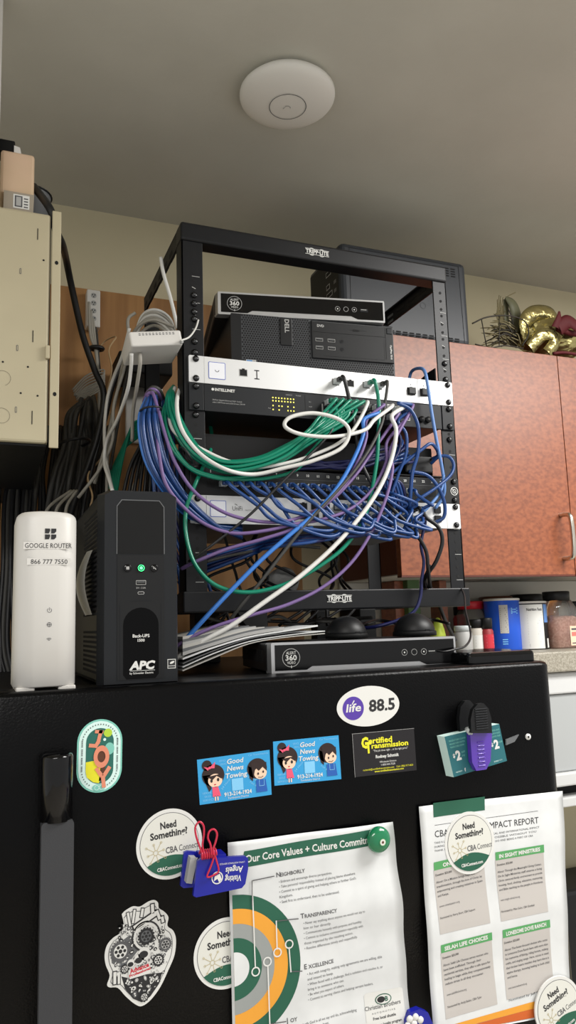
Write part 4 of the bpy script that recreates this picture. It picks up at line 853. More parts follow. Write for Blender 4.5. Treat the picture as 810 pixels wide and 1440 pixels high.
for k in range(330):
    x, y = rs.uniform(110, 700), rs.uniform(320, 1060)
    if (x-400)**2/300**2+(y-600)**2/470**2 > .82: continue
    if y > 820 and abs(x-410) > (1090-y)*.85: continue
    r = rs.uniform(8, 26)/8.3; X_, Y_ = HL(x, y); dk = ('ink', 'inkg', 'stick' if y > 820 else 'ink', 'lgrey')[k % 4]; c.circ(X_, Y_, r, dk, 3+k*.006, 10, r*rs.uniform(.3, .9), rs.uniform(0, 3)); c.circ(X_, Y_, r*.35, 'stick' if dk != 'stick' else 'ink', 5.2+k*.002, 8)
for x, y, w_ in ((390, 660, 5), (310, 700, 4), (440, 600, 6)): X_, Y_ = HL(x, y); c.circ(X_, Y_, w_*1.1, 'stick', 7, 18); c.circ(X_-.6, Y_-.8, w_*.8, 'ink', 8, 18, w_*.6)
c.poly([HL(285, 770), HL(500, 705), HL(505, 790), HL(295, 855)], 'stick', 9); a_ = HL(300, 800); c.text('Advance', a_[0], a_[1], 4.4, 'red', 10, w=21, bold=.04, rot=.18); a_ = HL(295, 835); c.text('Professional', a_[0], a_[1], 2.4, 'red', 10, w=23, bold=.04, rot=.18)
tag(b.build('heart_sticker'), 'heart shaped sticker drawn as black and white engine parts', 'sticker')
# ---- values poster
def grid_sheet(b, q, W, H, mt, nx=14, ny=56, th=.0003):
    vs = []; fs = []
    for j in range(ny+1):
        for i in range(nx+1): vs.append(q(W*i/nx, H*j/ny, 0))
    for j in range(ny+1):
        for i in range(nx+1): vs.append(q(W*i/nx, H*j/ny, -th))
    n = (nx+1)*(ny+1); f = lambda i, j: j*(nx+1)+i
    for j in range(ny):
        for i in range(nx): fs.append((f(i, j), f(i+1, j), f(i+1, j+1), f(i, j+1))); fs.append((n+f(i, j), n+f(i, j+1), n+f(i+1, j+1), n+f(i+1, j)))
    for j in range(ny):
        for i in (0, nx): fs.append((f(i, j), f(i, j+1), n+f(i, j+1), n+f(i, j)))
    for i in range(nx):
        for j in (0, ny): fs.append((f(i, j), f(i+1, j), n+f(i+1, j), n+f(i, j)))
    b.add(vs, fs, mt, True)
TL, TR = at(319, 1184, FY), at(551, 1155, FY); l0 = at(326, 1440, FY)-TL; r0 = at(573, 1440, FY)-TR
def bend1(x, y):
    d = 279-y; return .0022+.0025*math.sin(d*.045+.6)**2*(x/216)+.004*max(0, (d-40)/240)*(x/216)**2+.0012*math.sin(x*.05+d*.02)+(.006*math.exp(-((d-95)/40)**2)*(x/216)**2)
q = Quad(TL, TR, TR+r0.normalized()*.279, TL+l0.normalized()*.279, 216, 279, .0008, bend1); q.g = (12, 279/54)
b = MB(); grid_sheet(b, q, 216, 279, 'paper', 18, 54); c = Cv(b, q, 279/54, 12)
P = q.L
c.poly([P(342, 1196), P(337, 1219), P(340, 1225), P(346, 1218), P(524, 1187), P(528, 1164)][::-1], 'green', 1)
a_ = P(344, 1212); e_ = P(536, 1181); c.text('Our Core Values + Culture Commitments', a_[0], a_[1], 8.0, 'stick', 2, w=e_[0]-a_[0], bold=.02, rot=math.atan2(e_[1]-a_[1], e_[0]-a_[0]))
o = P(328, 1362)
def half(r, mt, L): c.poly([(o[0]+r*math.cos(a), o[1]+r*math.sin(a)) for a in [-PI/2+PI*k/40 for k in range(41)]], mt, L)
for r, mt, L in ((79, 'green', 1), (64, 'orange', 2), (48, 'pgrey', 3), (33, 'green', 4), (18, 'paper', 5)): half(r, mt, L)
tr = math.radians(2)
for cir, pth, e in (((358.5, 1365), [(358, 1359), (352.6, 1237)], (384, 1231)), ((389, 1338), [(388.5, 1333), (387, 1294)], (417, 1290)), ((405, 1326), [(405, 1331), (407, 1364)], (422, 1363)), ((375, 1351), [(375.5, 1357), (378, 1438)], (400, 1434))):
    x, y = P(*cir); c.ring(x, y, 4.4, 1.5, 'stick', 8, 24); c.line([P(*p) for p in pth], 1.4, 'stick', 8); c.line([P(*pth[-1]), P(*e)], 1.1, 'inkg', 7)
c.line([P(352.8, 1272), P(352.6, 1237)], 1, 'inkg', 9)
def para(u, v, head, lines, lh=5.6, h=2.9, hh=5.2, w=None):
    x, y = P(u, v); c.text(head[0], x, y, hh, 'inkg', 1, bold=.02, rot=tr); c.text(head[1:], x+hh*.95, y, hh*.78, 'inkg', 1, bold=.02, rot=tr)
    for k, s_ in enumerate(lines): c.text(s_, x+3, y-7-k*lh, h, 'inkg', 1, rot=tr, w=len(s_)*1.48)
para(388, 1233, 'NEIGHBORLY', ['• Embrace and encourage diverse perspectives.', '• Take personal responsibility instead of placing blame elsewhere.', "• Commit to a spirit of giving and helping others to further God's", '   Kingdom.', '• Seek first to understand, then to be understood.'])
para(421, 1290, 'TRANSPARENCY', ['• Never say anything about anyone we would not say to', '   him or her directly.', '• Communicate honestly with purpose, and humility.', '• Commit to inclusive communication especially with', '   those impacted by the resulting action.', '• Resolve differences timely and respectfully.'])
para(426, 1361, 'EXCELLENCE', ['• Act with integrity, making only agreements we are willing, able', '   and intend to keep.', '• When faced with a challenge, find a solution and resolve it, or', '   bring it to someone who can.', '• Be what you expect of others.', '• Commit to serving clients and helping servant leaders.'])
para(401, 1437, 'JOY', ['• Look to glorify God in all we say and do, acknowledging', '   Him in all and give your best.'])
x0, y0 = P(510, 1397); c.rrect(x0, y0-60, x0+50, y0+1, 4, 'stick', 1); x, y = P(536, 1402); c.circ(x, y, 10.5, 'green', 2, 28, 6); c.circ(x, y, 9.3, 'stick', 3, 28, 5); c.circ(x-3, y, 5, 'ink', 4, 16, 3.4); c.text('B', x+2, y-2.4, 5, 'green', 4, bold=.03)
x, y = P(511, 1420); c.text('Christian Brothers', x, y, 4.4, 'inkg', 2, w=46, rot=tr, bold=.01); c.text('A U T O M O T I V E', x+8, y-5, 1.8, 'inkg', 2, w=30, rot=tr); c.text('Free local shuttle', x+9, y-11, 3, 'ink', 2, w=29, rot=tr, bold=.02); c.text('to charge loyalty program', x+5, y-18.5, 3, 'ink', 2, w=40, rot=tr, bold=.02)
tag(b.build('values_poster'), 'wavy white poster headed Our Core Values with green and orange rings', 'poster')
q1 = q
# ---- impact report
TL, TR = at(587, 1133.5, FY), at(790, 1112, FY); BL_ = at(607, 1459, FY); BR_ = at(799, 1423, FY)
def bend2(x, y): d = 279-y; return .0008+.0015*math.sin(d*.03)**2+.003*math.exp(-((x-216)/26)**2)*(d/279)+.002*math.exp(-(x/20)**2)
q = Quad(TL, TR, BR_, BL_, 216, 279, .0008, bend2); q.g = (9, 279/30)
b = MB(); grid_sheet(b, q, 216, 279, 'paper', 24, 30); c = Cv(b, q, 279/30, 9); P = q.L
def qr(pts, mt, L=1): c.poly([P(*p) for p in pts][::-1], mt, L)
qr([(608, 1129), (681, 1120), (681, 1139), (608.5, 1149)], 'green'); a_ = P(610, 1160); e_ = P(755, 1140); c.line([a_, e_], .5, 'inkg', 1)
RT = math.atan2(e_[1]-a_[1], e_[0]-a_[0])
a_ = P(610, 1177); c.text('CBA', a_[0], a_[1], 8.2, 'ink', 1, w=20, rot=RT); a_ = P(685, 1165); e_ = P(756, 1157); c.text('IMPACT REPORT', a_[0], a_[1], 8, 'ink', 1, w=(e_[0]-a_[0]), rot=math.atan2(e_[1]-a_[1], e_[0]-a_[0]))
for k, (s1, s2) in enumerate((('TAKE A LOOK AT OUR', 'LOCAL AND INTERNATIONAL IMPACT'), ('DURING THE YEAR AS', 'IS POSSIBLE WITHOUT YOU'), ('THANK YOU FOR ALL', 'YOU DO AND BEING A PART OF CBA'))):
    a_ = P(609, 1186+k*5.6); c.text(s1, a_[0], a_[1], 2.4, 'inkg', 1, w=38, rot=RT); a_ = P(686, 1174+k*5.4); c.text(s2, a_[0], a_[1], 2.4, 'inkg', 1, w=78-k*5, rot=RT)
def panel(hd, top, bot, title, lines, site, nom):
    (a, b_), (cc, d_) = top; (e, f), (g, h_) = bot; qr([(a, b_+11.5), (cc, d_+11), (g, h_), (e, f)], 'boxg', 1); qr([(a, b_), (cc, d_), (cc+.8, d_+11), (a+.8, b_+11.5)], 'lgreen', 2)
    x0, y0 = P(a+1.5, b_+10); x1, y1 = P(cc-1, d_+9); rt = math.atan2(y1-y0, x1-x0); ww = x1-x0; tw = min(ww*.88, len(title)*3.9)
    mx, my = (x0+x1)/2, (y0+y1)/2+.8; c.text(title, mx-tw/2, my-tw/2*math.tan(rt), 4.6, 'stick', 3, w=tw, bold=.04, rot=rt)
    x, y = x0+1, y0-8.5; c.text('Donation: $25,000', x, y, 2.5, 'ink', 3, w=24, rot=rt, bold=.01)
    for k, s_ in enumerate(lines): c.text(s_, x+.5+k*.4, y-9-k*5.6, 2.6, 'inkg', 3, w=min(ww-4, len(s_)*1.62), rot=rt, bold=.01)
    yy = y-9-len(lines)*5.6-7; c.text(site, x+3, yy, 2.5, 'inkg', 3, w=30, rot=rt); c.text(nom, x+3, yy-14, 2.5, 'ink', 3, w=min(ww-6, 52), rot=rt)
panel(0, ((608, 1212), (679, 1197)), ((617, 1313), (688, 1297)), 'ON A MISSION', ['About: On a Mission brings hope and', 'transformation, through the love of Christ, by', 'empowering and creating initiatives in Spain', 'and Kenya.'], 'www.onamission.org', 'Nominated by: Kerry Short, CBA Support')
panel(0, ((695, 1198), (763, 1187)), ((703, 1295), (769, 1281)), 'IN SIGHT MINISTRIES', ['About: Through the Meaningful Giving Center,', 'On In Sight Ministries staff ensures a living', 'Christ centered family environment to provide', 'housing, food, clothing, education, mentoring,', 'and Bible teaching to the people in Honduras.'], 'www.insight-ministries.org', 'Nominated by: Mike Gehrt, CBA Glenfield')
panel(0, ((618, 1328), (690, 1310)), ((625, 1432), (698, 1411)), 'SELAH LIFE CHOICES', ['About: Selah Life Choices serves women who', 'have been trafficked. Through their', 'residential services, they offer a safe space for', 'healing to begin while they compassionately', 'reduce stress in all they encounter.'], 'www.selahlifechoices.org', 'Nominated by: Andy Butler, CBA Tyler')
panel(0, ((705, 1307), (771, 1292)), ((711, 1405), (777, 1388)), 'LONESOME DOVE RANCH', ['About: The foster-focused choices who come', 'to Lonesome Dove Ranch leave with more than', 'fun memories of fishing, riding horses, making', 'crafts, and singing songs. Here, voices in need', 'their broken hearts mended, they learn there is', 'equine therapy, knowing healing to both child', 'and horse.'], 'www.lonesomedoveranch.org', 'Nominated by: Jeff Spil')
qr([(612, 1446), (742, 1409), (797, 1396), (797, 1406), (741, 1419), (612, 1453)], 'orange', 1); qr([(640, 1446), (741, 1419), (797, 1406), (797, 1421), (640, 1450)], 'dorange', 2)
tag(b.build('impact_report'), 'white CBA impact report sheet with four green headed panels', 'poster')
# ---- green round magnet
p = at(533, 1181, FY-.012); b = MB(); Q = Matrix.Rotation(PI/2, 3, 'X'); b.lathe([(.014, 0), (.0155, .002), (.0155, .005), (.0135, .0085), (.009, .0105), (.003, .0112)], (p.x, FY-.0072, p.z), 'magnet', 36, Q); c = Cv(b, front(p.x, FY-.0185, p.z))
c.circ(1.5, -1.5, 4.4, 'lgreen', 2, 20); c.circ(1.5, -1.5, 3.7, 'cream', 3, 20); c.circ(1.5, -1.5, 1.6, 'brownp', 4, 8)
tag(b.build('round_magnet'), 'round green magnet pinning the top right corner of the values poster', 'magnet')
# ---- blue bag clip
t = thing('bag_clip', 'blue Visiting Angels bag clip on the left edge of the values poster', 'clip', tuple(at(310, 1235, FY-.02)))
Yf = FY-.034
def pxpoly(pts, Y): return [(p.x, p.z) for p in (at(u, v, Y) for u, v in pts)]
def slab(b, pts, Y0, Y1, mt): b.prism(pxpoly(pts, Y0), lambda x, z: (x, Y0, z), lambda x, z: (x, Y1, z), mt)
b = MB(); slab(b, [(278, 1211), (283, 1208), (345, 1204), (349, 1207), (349, 1222), (345, 1243), (340, 1249), (276, 1262), (272, 1260)], Yf, Yf+.005, 'blueclip')
A_ = at(344, 1212, Yf); B0 = at(305, 1216, Yf); ang = math.atan2(A_.z-B0.z, A_.x-B0.x)
def fl(x, y, h): return (A_.x-x*.001, Yf-.0003-h, A_.z-y*.001)
c = Cv(b, fl); c.text('LIVING ASSISTANCE SERVICES', 0, 0-1, 1.7, 'stick', 1, w=29, rot=-.05); c.text('Angels', 2, 4, 6.2, 'stick', 1, w=20, shear=.1, rot=-.05, bold=.02); c.text('Visiting', 4, 13, 6, 'stick', 1, w=19, shear=.1, rot=-.05, bold=.02)
c.ring(32, 12, 6, 1.2, 'stick', 1, 24); c.poly([(29, 8), (35, 10), (36, 15), (32, 13), (30, 17), (27, 14)], 'stick', 2)
b.build('front_jaw', t)
b = MB(); slab(b, [(259, 1199), (264, 1197), (300, 1200), (300, 1206), (268, 1206), (264, 1212), (264, 1240), (290, 1236), (290, 1246), (258, 1249), (254, 1246)], FY-.0115, FY-.0070, 'blueclip'); b.build('rear_jaw', t)
b = MB(); slab(b, [(268, 1206), (276, 1206), (276, 1215), (270, 1243), (262, 1242)], FY-.022, FY-.0075, 'lgrey'); b.build('inner_pad', t, label='pale grey inner pad')
b = MB(); slab(b, [(283, 1203), (318, 1201), (318, 1207), (283, 1209)], Yf+.005, FY-.008, 'blueclip'); b.build('hinge', t)
t2 = thing('wire_clip', 'red coated wire spring clip perched on the blue bag clip', 'clip', tuple(at(293, 1200, Yf)))
def cr4(x, y): return (130+x/3.522, 1120+y/3.522)
def wire(pts, Y, r=.0011): return catmull([at(*cr4(x, y), Y) for x, y in pts], 8)
b = MB(); b.tube(wire([(545, 285), (528, 240), (512, 190), (510, 150), (530, 126), (550, 145), (552, 190), (545, 240), (552, 280)], Yf-.004), .0011, 'redwire', 8); b.build('left_loop', t2)
b = MB(); b.tube(wire([(590, 290), (585, 240), (572, 205), (580, 172), (602, 163), (617, 185), (610, 225), (598, 262), (600, 290)], Yf-.006), .0011, 'redwire', 8); b.build('right_loop', t2)
b = MB(); b.tube(wire([(600, 265), (612, 310), (625, 368), (600, 390), (576, 400), (568, 392), (585, 350), (606, 290)], Yf-.0035), .0010, 'redwire', 8); b.build('front_leg', t2)
b = MB(); P_ = [];
for k in range(60): a = k*2*PI/9; s_ = k/59; u, v = cr4(535+75*s_, 290-12*s_); p = at(u, v, Yf-.001); P_.append(p+Vector((0, .0042*math.cos(a), .0046*math.sin(a))))
b.tube(P_, .0011, 'redwire', 6); b.build('spring_coil', t2)
# second blue clip at the bottom
t = thing('bag_clip', 'blue clip with a white flower shape at the bottom edge between posters', 'clip', tuple(at(590, 1440, FY-.02)))
b = MB(); slab(b, [(572, 1437), (577, 1424), (590, 1419), (602, 1424), (609, 1440), (610, 1466), (572, 1466)], FY-.016, FY-.0075, 'blueclip'); b.build('body', t)
b = MB()
for u, v in ((577, 1434), (585, 1431), (592, 1435), (583, 1440), (574, 1443)): p = at(u, v, FY-.018); b.lathe([(.0042, 0), (.0040, .0016), (.002, .0026)], (p.x, FY-.0161, p.z), 'stick', 14, Q)
b.build('flower', t, label='white flower shape')
# ---- coupon pad with black and purple clip
Yc = FY-.014
t = thing('coupon_pad', 'thick pad of teal two dollar coupons held by the purple clip', 'coupons', tuple(at(665, 1060, Yc)))
Qd = Quad(*[at(u, v, Yc) for u, v in ((625, 1036), (702, 1018), (713, 1070), (638, 1093))], 89, 51, 0); Qd.off = -(Yc-FY)
b = MB(); pl = [(0, 0), (89, 0), (89, 51), (0, 51)]; vs = [Qd(x, y, 0) for x, y in pl]+[Vector((Qd(x, y, 0).x-.003, FY-.0008, Qd(x, y, 0).z)) for x, y in pl]
b.add(vs[:], [(0, 1, 2, 3)], 'teal'); b.add(vs, [(0, 1, 5, 4), (1, 2, 6, 5), (2, 3, 7, 6), (3, 0, 4, 7)], 'mint2'); c = Cv(b, lambda x, y, h: Qd(x, y, h))
for k in range(3): c.text('MANUFACTURER COUPON', 5, 43-k*4, 2.2, 'mint', 1, w=26-k*2); c.text('COUPON VALID', 71, 43-k*4, 2.2, 'mint', 1, w=16)
c.text('$', 6, 23, 4.5, 'stick', 1, bold=.03); c.text('2', 10.5, 19, 11, 'stick', 1, w=8, bold=.05); c.text('OFF', 20, 26, 2.4, 'mint', 1); c.text('any', 20, 22, 2.4, 'mint', 1)
c.text('P', 33, 24, 11, 'stick', 1, w=8, bold=.05); c.rect(34, 18, 42, 20, 'stick', 1); c.text('$', 69, 24, 4.5, 'stick', 1, bold=.03); c.text('2', 73.5, 20, 11, 'stick', 1, w=8, bold=.05); c.text('OFF', 82, 26, 2.4, 'mint', 1)
c.text('verizon', 5, 4, 2.4, 'mint2', 1); c.text('f', 19, 3, 4, 'stick', 1, bold=.04); c.text('COUPON', 38, 3, 2.6, 'mint2', 1); c.text('EXPIRES 12/31', 68, 3, 1.6, 'mint2', 1)
b.build('pad', t)
t = thing('chip_clip', 'black and translucent purple clip gripping the coupon pad', 'clip', tuple(at(672, 1035, Yc-.01)))
b = MB(); P = [(663, 1031), (662, 1012), (665, 998), (672, 990), (680, 989), (687, 996), (691, 1010), (692, 1031)]
PP = pxpoly(P, Yc-.018); b.prism(PP, lambda x, z: (x, Yc-.018, z), lambda x, z: (x, Yc-.012, z), 'blk'); zlo, zhi = min(p[1] for p in PP), max(p[1] for p in PP); xm = sum(p[0] for p in PP)/len(PP)
for k in range(9): z = zlo+.007+(zhi-zlo-.014)*k/8; b.box(xm-.0095, xm+.0095, Yc-.0192, Yc-.0178, z-.0008, z+.0008, 'dgrey', .0004, Matrix.Identity(4))
b.build('front_grip', t)
b = MB(); slab(b, [(648, 1036), (646, 1010), (648, 994), (654, 986), (661, 985), (667, 992), (668, 1030)], FY-.008, FY-.0008, 'blk'); b.build('rear_grip', t)
b = MB(); slab(b, [(661, 1031), (692, 1031), (690, 1070), (684, 1082), (670, 1084), (664, 1072)], Yc-.010, Yc-.002, 'purpleclip'); p = at(677, 1060, Yc-.011)
for k in range(7): b.box(p.x-.005, p.x+.006, Yc-.0112, Yc-.0098, p.z-.016+k*.005, p.z-.0145+k*.005, 'purpleclip', .0005)
b.build('purple_jaw', t, label='translucent purple jaw')
b = MB(); b.cyl(at(657, 1025, Yc-.011), at(666, 1037, Yc-.003), .0035, 'clearp', 12); b.build('spring_pin', t)
b = MB(); slab(b, [(712, 1040), (730, 1033), (724, 1043), (712, 1048)], FY-.003, FY-.0006, 'mgrey'); tag(b.build('metal_tab'), 'small grey pointed metal tab right of the coupon pad', 'magnet')
# ================================================================== PAPERS AND DOMES UNDER THE RACK
Lp = [((257, 944), (300, 926), (350, 906), (400, 897), (457, 891.5)), ((257, 939), (300, 920), (350, 903), (400, 894.5), (457, 888)), ((257, 934), (300, 916), (350, 899), (400, 891), (430, 887.5)), ((257, 928), (300, 912), (350, 897), (400, 888.5), (447, 881)), ((257, 922), (300, 908), (340, 896), (370, 890), (400, 886)), ((257, 917), (290, 908), (330, 896), (360, 889), (392, 885)), ((257, 912.5), (290, 904), (320, 896), (345, 890), (372, 886)), ((257, 908), (280, 903), (310, 895), (335, 889), (360, 885)), ((257, 904), (280, 899), (300, 894), (325, 888), (350, 884)), ((257, 900), (275, 896), (295, 891), (315, 886), (335, 882))]
desc = ['lowest', 'second lowest', 'third from the bottom', 'thick white upturned', 'fifth from the bottom', 'sixth from the bottom', 'seventh from the bottom', 'eighth from the bottom', 'ninth from the bottom', 'topmost']
for k, pts in enumerate(Lp):
    yf = -.066+.0012*k; P_ = [at(u, v, yf) for u, v in pts]; P_ = catmull(P_, 5); P_ = [p for p in P_ if p.x > -.052]; th = .0022 if k == 3 else (.0012 if k < 3 else .0046)
    n = len(P_); vs = []; fs = []
    for p in P_: z = max(p.z, FT+.0006); vs += [(p.x, yf, z), (p.x, yf+.12, z), (p.x, yf+.12, z+th), (p.x, yf, z+th)]
    for i in range(n-1):
        for j in range(4): fs.append((i*4+j, i*4+(j+1) % 4, i*4+4+(j+1) % 4, i*4+4+j))
    fs += [(0, 3, 2, 1), ((n-1)*4, (n-1)*4+1, (n-1)*4+2, (n-1)*4+3)]
    b = MB(); b.add(vs, fs, 'paper' if k in (1, 3) else ('paper2', 'lgrey', 'mgrey')[k % 3], False)
    tag(b.build('magazine'), desc[k]+' magazine of the fanned paper stack beside the battery backup', 'magazine', 'magazines stacked under the rack')
for (u0, u1, ub, ut, Y, lab) in ((458, 516, 893, 863, -.050, 'left of the two black dome cameras on the lower video recorder'), (554, 611, 890, 860, -.062, 'right of the two black dome cameras on the lower video recorder')):
    p0, p1 = at(u0, ub, Y), at(u1, ub, Y); r = (p1.x-p0.x)/2*.93; x = (p0.x+p1.x)/2; zb = FT+.0003+.0425
    t = thing('dome_camera', lab, 'camera', (x, Y, zb))
    b = MB(); b.lathe([(r, 0), (r, .006), (r*.97, .0075)], (x, Y, zb), 'blkm', 40); b.build('base', t)
    b = MB(); b.lathe([(r*.94*math.cos(a), .006+r*.86*math.sin(a)) for a in [k*PI/2/12 for k in range(12)]]+[(.0004, .006+r*.86)], (x, Y, zb), 'gloss' if False else 'blk', 40); b.build('dome', t)
    b = MB(); b.prism([(-.006, .006), (.006, .006), (.0035, .013), (-.0035, .013)], lambda a, z: (x+.004+a, Y-r*.945-.0006, zb+z-.003), lambda a, z: (x+.004+a, Y-r*.9, zb+z-.003), 'gloss'); b.build('latch', t)
# ================================================================== CABLES
def plug(t, p, d=Vector((0, -1, 0)), mt='clearp', bmt=None):
    p = Vector(p); d = d.normalized(); X = Matrix.Translation(p) @ d.to_track_quat('Z', 'Y').to_matrix().to_4x4()
    b = MB(); b.box(-.0055, .0055, -.0042, .0042, 0, .012, mt, .0006, X); b.box(-.0042, .0042, -.0036, .0036, .012, .021, bmt or mt, .001, X); b.build('plug', t)
def cable(label, pts, mt, r=.0029, group=None, p0=None, p1=None, name='network_cable', n=8, cat='cable'):
    P = []
    for q_ in pts: P.append(Vector(q_) if isinstance(q_, Vector) else at(q_[0], q_[1], q_[2]*.001))
    S0, S1 = p0, p1
    if p0: P = [Vector((p0[0], -.024, p0[1])), Vector((p0[0], -.036, p0[1]-.003))]+P
    if p1: P = P+[Vector((p1[0], -.036, p1[1]-.003)), Vector((p1[0], -.024, p1[1]))]
    C_ = catmull(P, n)
    if p0 or p1:
        t = thing(name, label, cat, tuple(P[0]), group=group); b = MB(); b.tube(C_, r, mt, 8); b.build('cord', t)
        if p0: plug(t, (p0[0], -.0052, p0[1]), bmt=mt)
        if p1: plug(t, (p1[0], -.0052, p1[1]), bmt=mt)
        return t
    b = MB(); b.tube(C_, r, mt, 8); return tag(b.build(name), label, cat, group)
def prt(x, z): return (x*.001, z)
GZ = UB+7*U; IZ = UB+6*U
# -- big foreground cables
cable('light grey cable making a flat loop in front of the black network switch', [(527, 590, -50), (512, 605, -58), (470, 614, -64), (425, 611, -66), (401, 600, -66), (408, 587, -66), (440, 581, -66), (475, 589, -68), (491, 606, -68), (480, 630, -66), (440, 648, -60), (400, 658, -52), (358, 667, -44), (320, 661, -54), (285, 641, -46), (262, 615, -36), (251, 590, -24), (249, 562, 0), (255, 540, 50)], 'cwhite', .0032, p0=(.352, IZ+.027))
cable('white cable slipping beneath the green bundle', [(500, 600, -42), (478, 622, -44), (440, 640, -44), (400, 652, -42), (360, 657, -38), (325, 650, -32), (290, 635, -22), (248, 610, -8), (238, 585, 4), (241, 560, 20), (246, 545, 40)], 'cwhite', .0030, p0=(.305, IZ+.028))
cable('single green cable hanging in a wide loop below the lower silver switch', [(533, 570, -34), (532, 610, -40), (529, 655, -44), (515, 720, -50), (488, 765, -54), (448, 797, -56), (400, 822, -56), (350, 833, -54), (305, 824, -50), (275, 795, -42), (262, 755, -34), (262, 715, -26), (275, 680, -20), (288, 652, -6), (297, 628, 40), (296, 600, 90), (285, 570, 150)], 'cgreen', .0032, p0=(.321, GZ+.023))
cable('long bright white cable crossing the rack diagonally to the lower left', [(551, 585, -44), (557, 605, -48), (552, 640, -52), (537, 680, -56), (510, 722, -60), (470, 768, -64), (420, 812, -66), (370, 848, -66), (325, 880, -62), (285, 902, -56), (245, 928, -46)], 'cwhite', .0036, p0=(.374, IZ+.027))
cable('upper purple cable drooping across the lower silver switch', [(520, 640, -38), (500, 668, -44), (470, 700, -48), (435, 722, -50), (395, 734, -52), (350, 731, -50), (310, 718, -44), (272, 690, -36), (246, 650, -28), (232, 610, -18), (222, 575, -6), (214, 552, 14), (206, 560, 40)], 'cpur', .0027, p0=(.362, IZ+.013))
cable('lower purple cable drooping below the lower silver switch', [(545, 620, -40), (543, 650, -44), (522, 690, -48), (492, 716, -52), (455, 730, -54), (415, 737, -54), (375, 746, -54), (330, 750, -50), (290, 738, -44), (257, 712, -36), (233, 680, -30), (224, 640, -22), (219, 600, -10), (208, 556, 20), (202, 565, 50)], 'cpur', .0027, p0=(.384, IZ+.013))
cable('purple cable running down past the bottom bar to the papers', [(550, 630, -46), (552, 660, -50), (543, 700, -54), (524, 745, -56), (495, 790, -58), (455, 825, -60), (405, 850, -62), (350, 866, -62), (300, 882, -58), (262, 900, -52), (240, 915, -44)], 'cpur', .0027, p0=(.391, IZ+.028))
cable('light blue cable crossing the rack diagonally to the lower left', [(512, 590, -40), (511, 610, -44), (500, 640, -48), (478, 680, -54), (447, 718, -58), (410, 750, -62), (370, 785, -64), (330, 825, -64), (295, 862, -60), (262, 898, -50)], 'cblul', .0034, p0=(.325, IZ+.013))
cable('violet blue cable lying against the light blue one', [(516, 590, -36), (515, 615, -40), (505, 645, -45), (484, 682, -50), (455, 712, -54), (415, 742, -56), (370, 758, -50), (320, 772, -40), (275, 790, -28), (255, 800, -10)], 'cpur', .0028, p0=(.335, IZ+.027))
cable('dark grey cable from the gateway falling to the right behind the white one', [(493, 570, -34), (499, 600, -36), (505, 640, -36), (520, 675, -40), (545, 708, -46), (578, 742, -48), (598, 772, -46), (602, 800, -40), (604, 818, -20), (606, 832, 30)], 'cblack_', .0032, p0=(.263, GZ+.023))
cable('dark grey cable from the gateway swinging down and left in front', [(541, 570, -34), (538, 592, -40), (525, 622, -48), (500, 660, -54), (465, 700, -58), (428, 740, -62), (392, 785, -60), (365, 820, -54), (340, 850, -46), (325, 870, -36)], 'cdgrey', .0027, p0=(.345, GZ+.023))
cable('thin dark cable slanting from the switch ports to behind the battery backup', [(478, 585, -38), (462, 612, -44), (430, 645, -50), (390, 685, -54), (350, 725, -54), (300, 765, -44), (265, 790, -30)], 'cblack_', .0022, p0=(.296, IZ+.012))
cable('pale blue cable looping over the gateway and down the right post', [(574, 545, 60), (578, 524, 50), (588, 518, 16), (597, 522, -14), (602, 545, -20), (607, 580, -22), (614, 620, -24), (621, 655, -24), (625, 685, -24), (622, 700, -18), (612, 715, -14)], 'cltb', .0030)
cable('navy cable hanging in front of the bottom bar at right', [(598, 735, -22), (592, 765, -24), (596, 790, -24), (593, 815, -22), (591, 840, -20), (582, 860, -20), (560, 872, -14), (530, 881, 0), (505, 884, 40)], 'cnavy', .0028, p0=(.40, SZ+.015))
cable('black cable curving right below the fibre ports and back to the bar', [(600, 728, -36), (617, 742, -42), (622, 762, -42), (614, 788, -34), (603, 805, -20), (596, 818, 0), (600, 832, 40)], 'cblack_', .0034, p0=(.395, SZ+.031))
cable('black cable bent tightly behind the bottom bar at right', [(606, 795, 10), (598, 812, 14), (600, 822, 20), (612, 835, 30), (625, 870, 60), (640, 900, 90)], 'cblack_', .0034)
cable('thin black lead plugged into the front of the lower recorder', [Vector((L1.x-.035, L1.y-.002, -.066)), Vector((L1.x-.028, L1.y-.012, -.067)), (640, 913, -170), (655, 908, -160), (662, 892, -130), (655, 860, -80), (652, 835, -20), (640, 815, 30)], 'cblack_', .0016, name='usb_lead')
b = MB(); p = Vector((L1.x-.050, L1.y-.0050, -.067)); a_ = math.atan2(L1.y-L0.y, L1.x-L0.x); 
# -- green bundle
rs_ = random.Random(17)
for k in range(9):
    j = (k % 3-1)*2.2+rs_.uniform(-.8, .8); px0 = 246+12.4*(k % 5); z0 = IZ+(.029 if k < 5 else .014); u0 = 452+k*5; oy = (k//3-1)*7+rs_.uniform(-2.5, 2.5); dd = (k % 3-1)*5
    cable('one of the green cables bundled from the black network switch round the left post', [(u0-4, 588+k % 3*3, -38-2*(k % 3)), (436+j*2, 612+oy*.9, -46+dd), (400, 636+oy*1.1, -46+dd), (358+rs_.uniform(-5, 5), 652+oy, -42+dd*1.3), (315, 655+oy*.8+rs_.uniform(-2, 2), -34+dd), (280-oy*.4, 638+oy*.8, -24+dd), (258-oy*.9, 612+oy*.3, -12+dd), (244-oy*.8, 580, 0+dd), (240-oy*.5, 556, 22), (244, 543, 50)], 'cgreen', .0028, 'green cables in the bundle', p0=(px0*.001, z0))
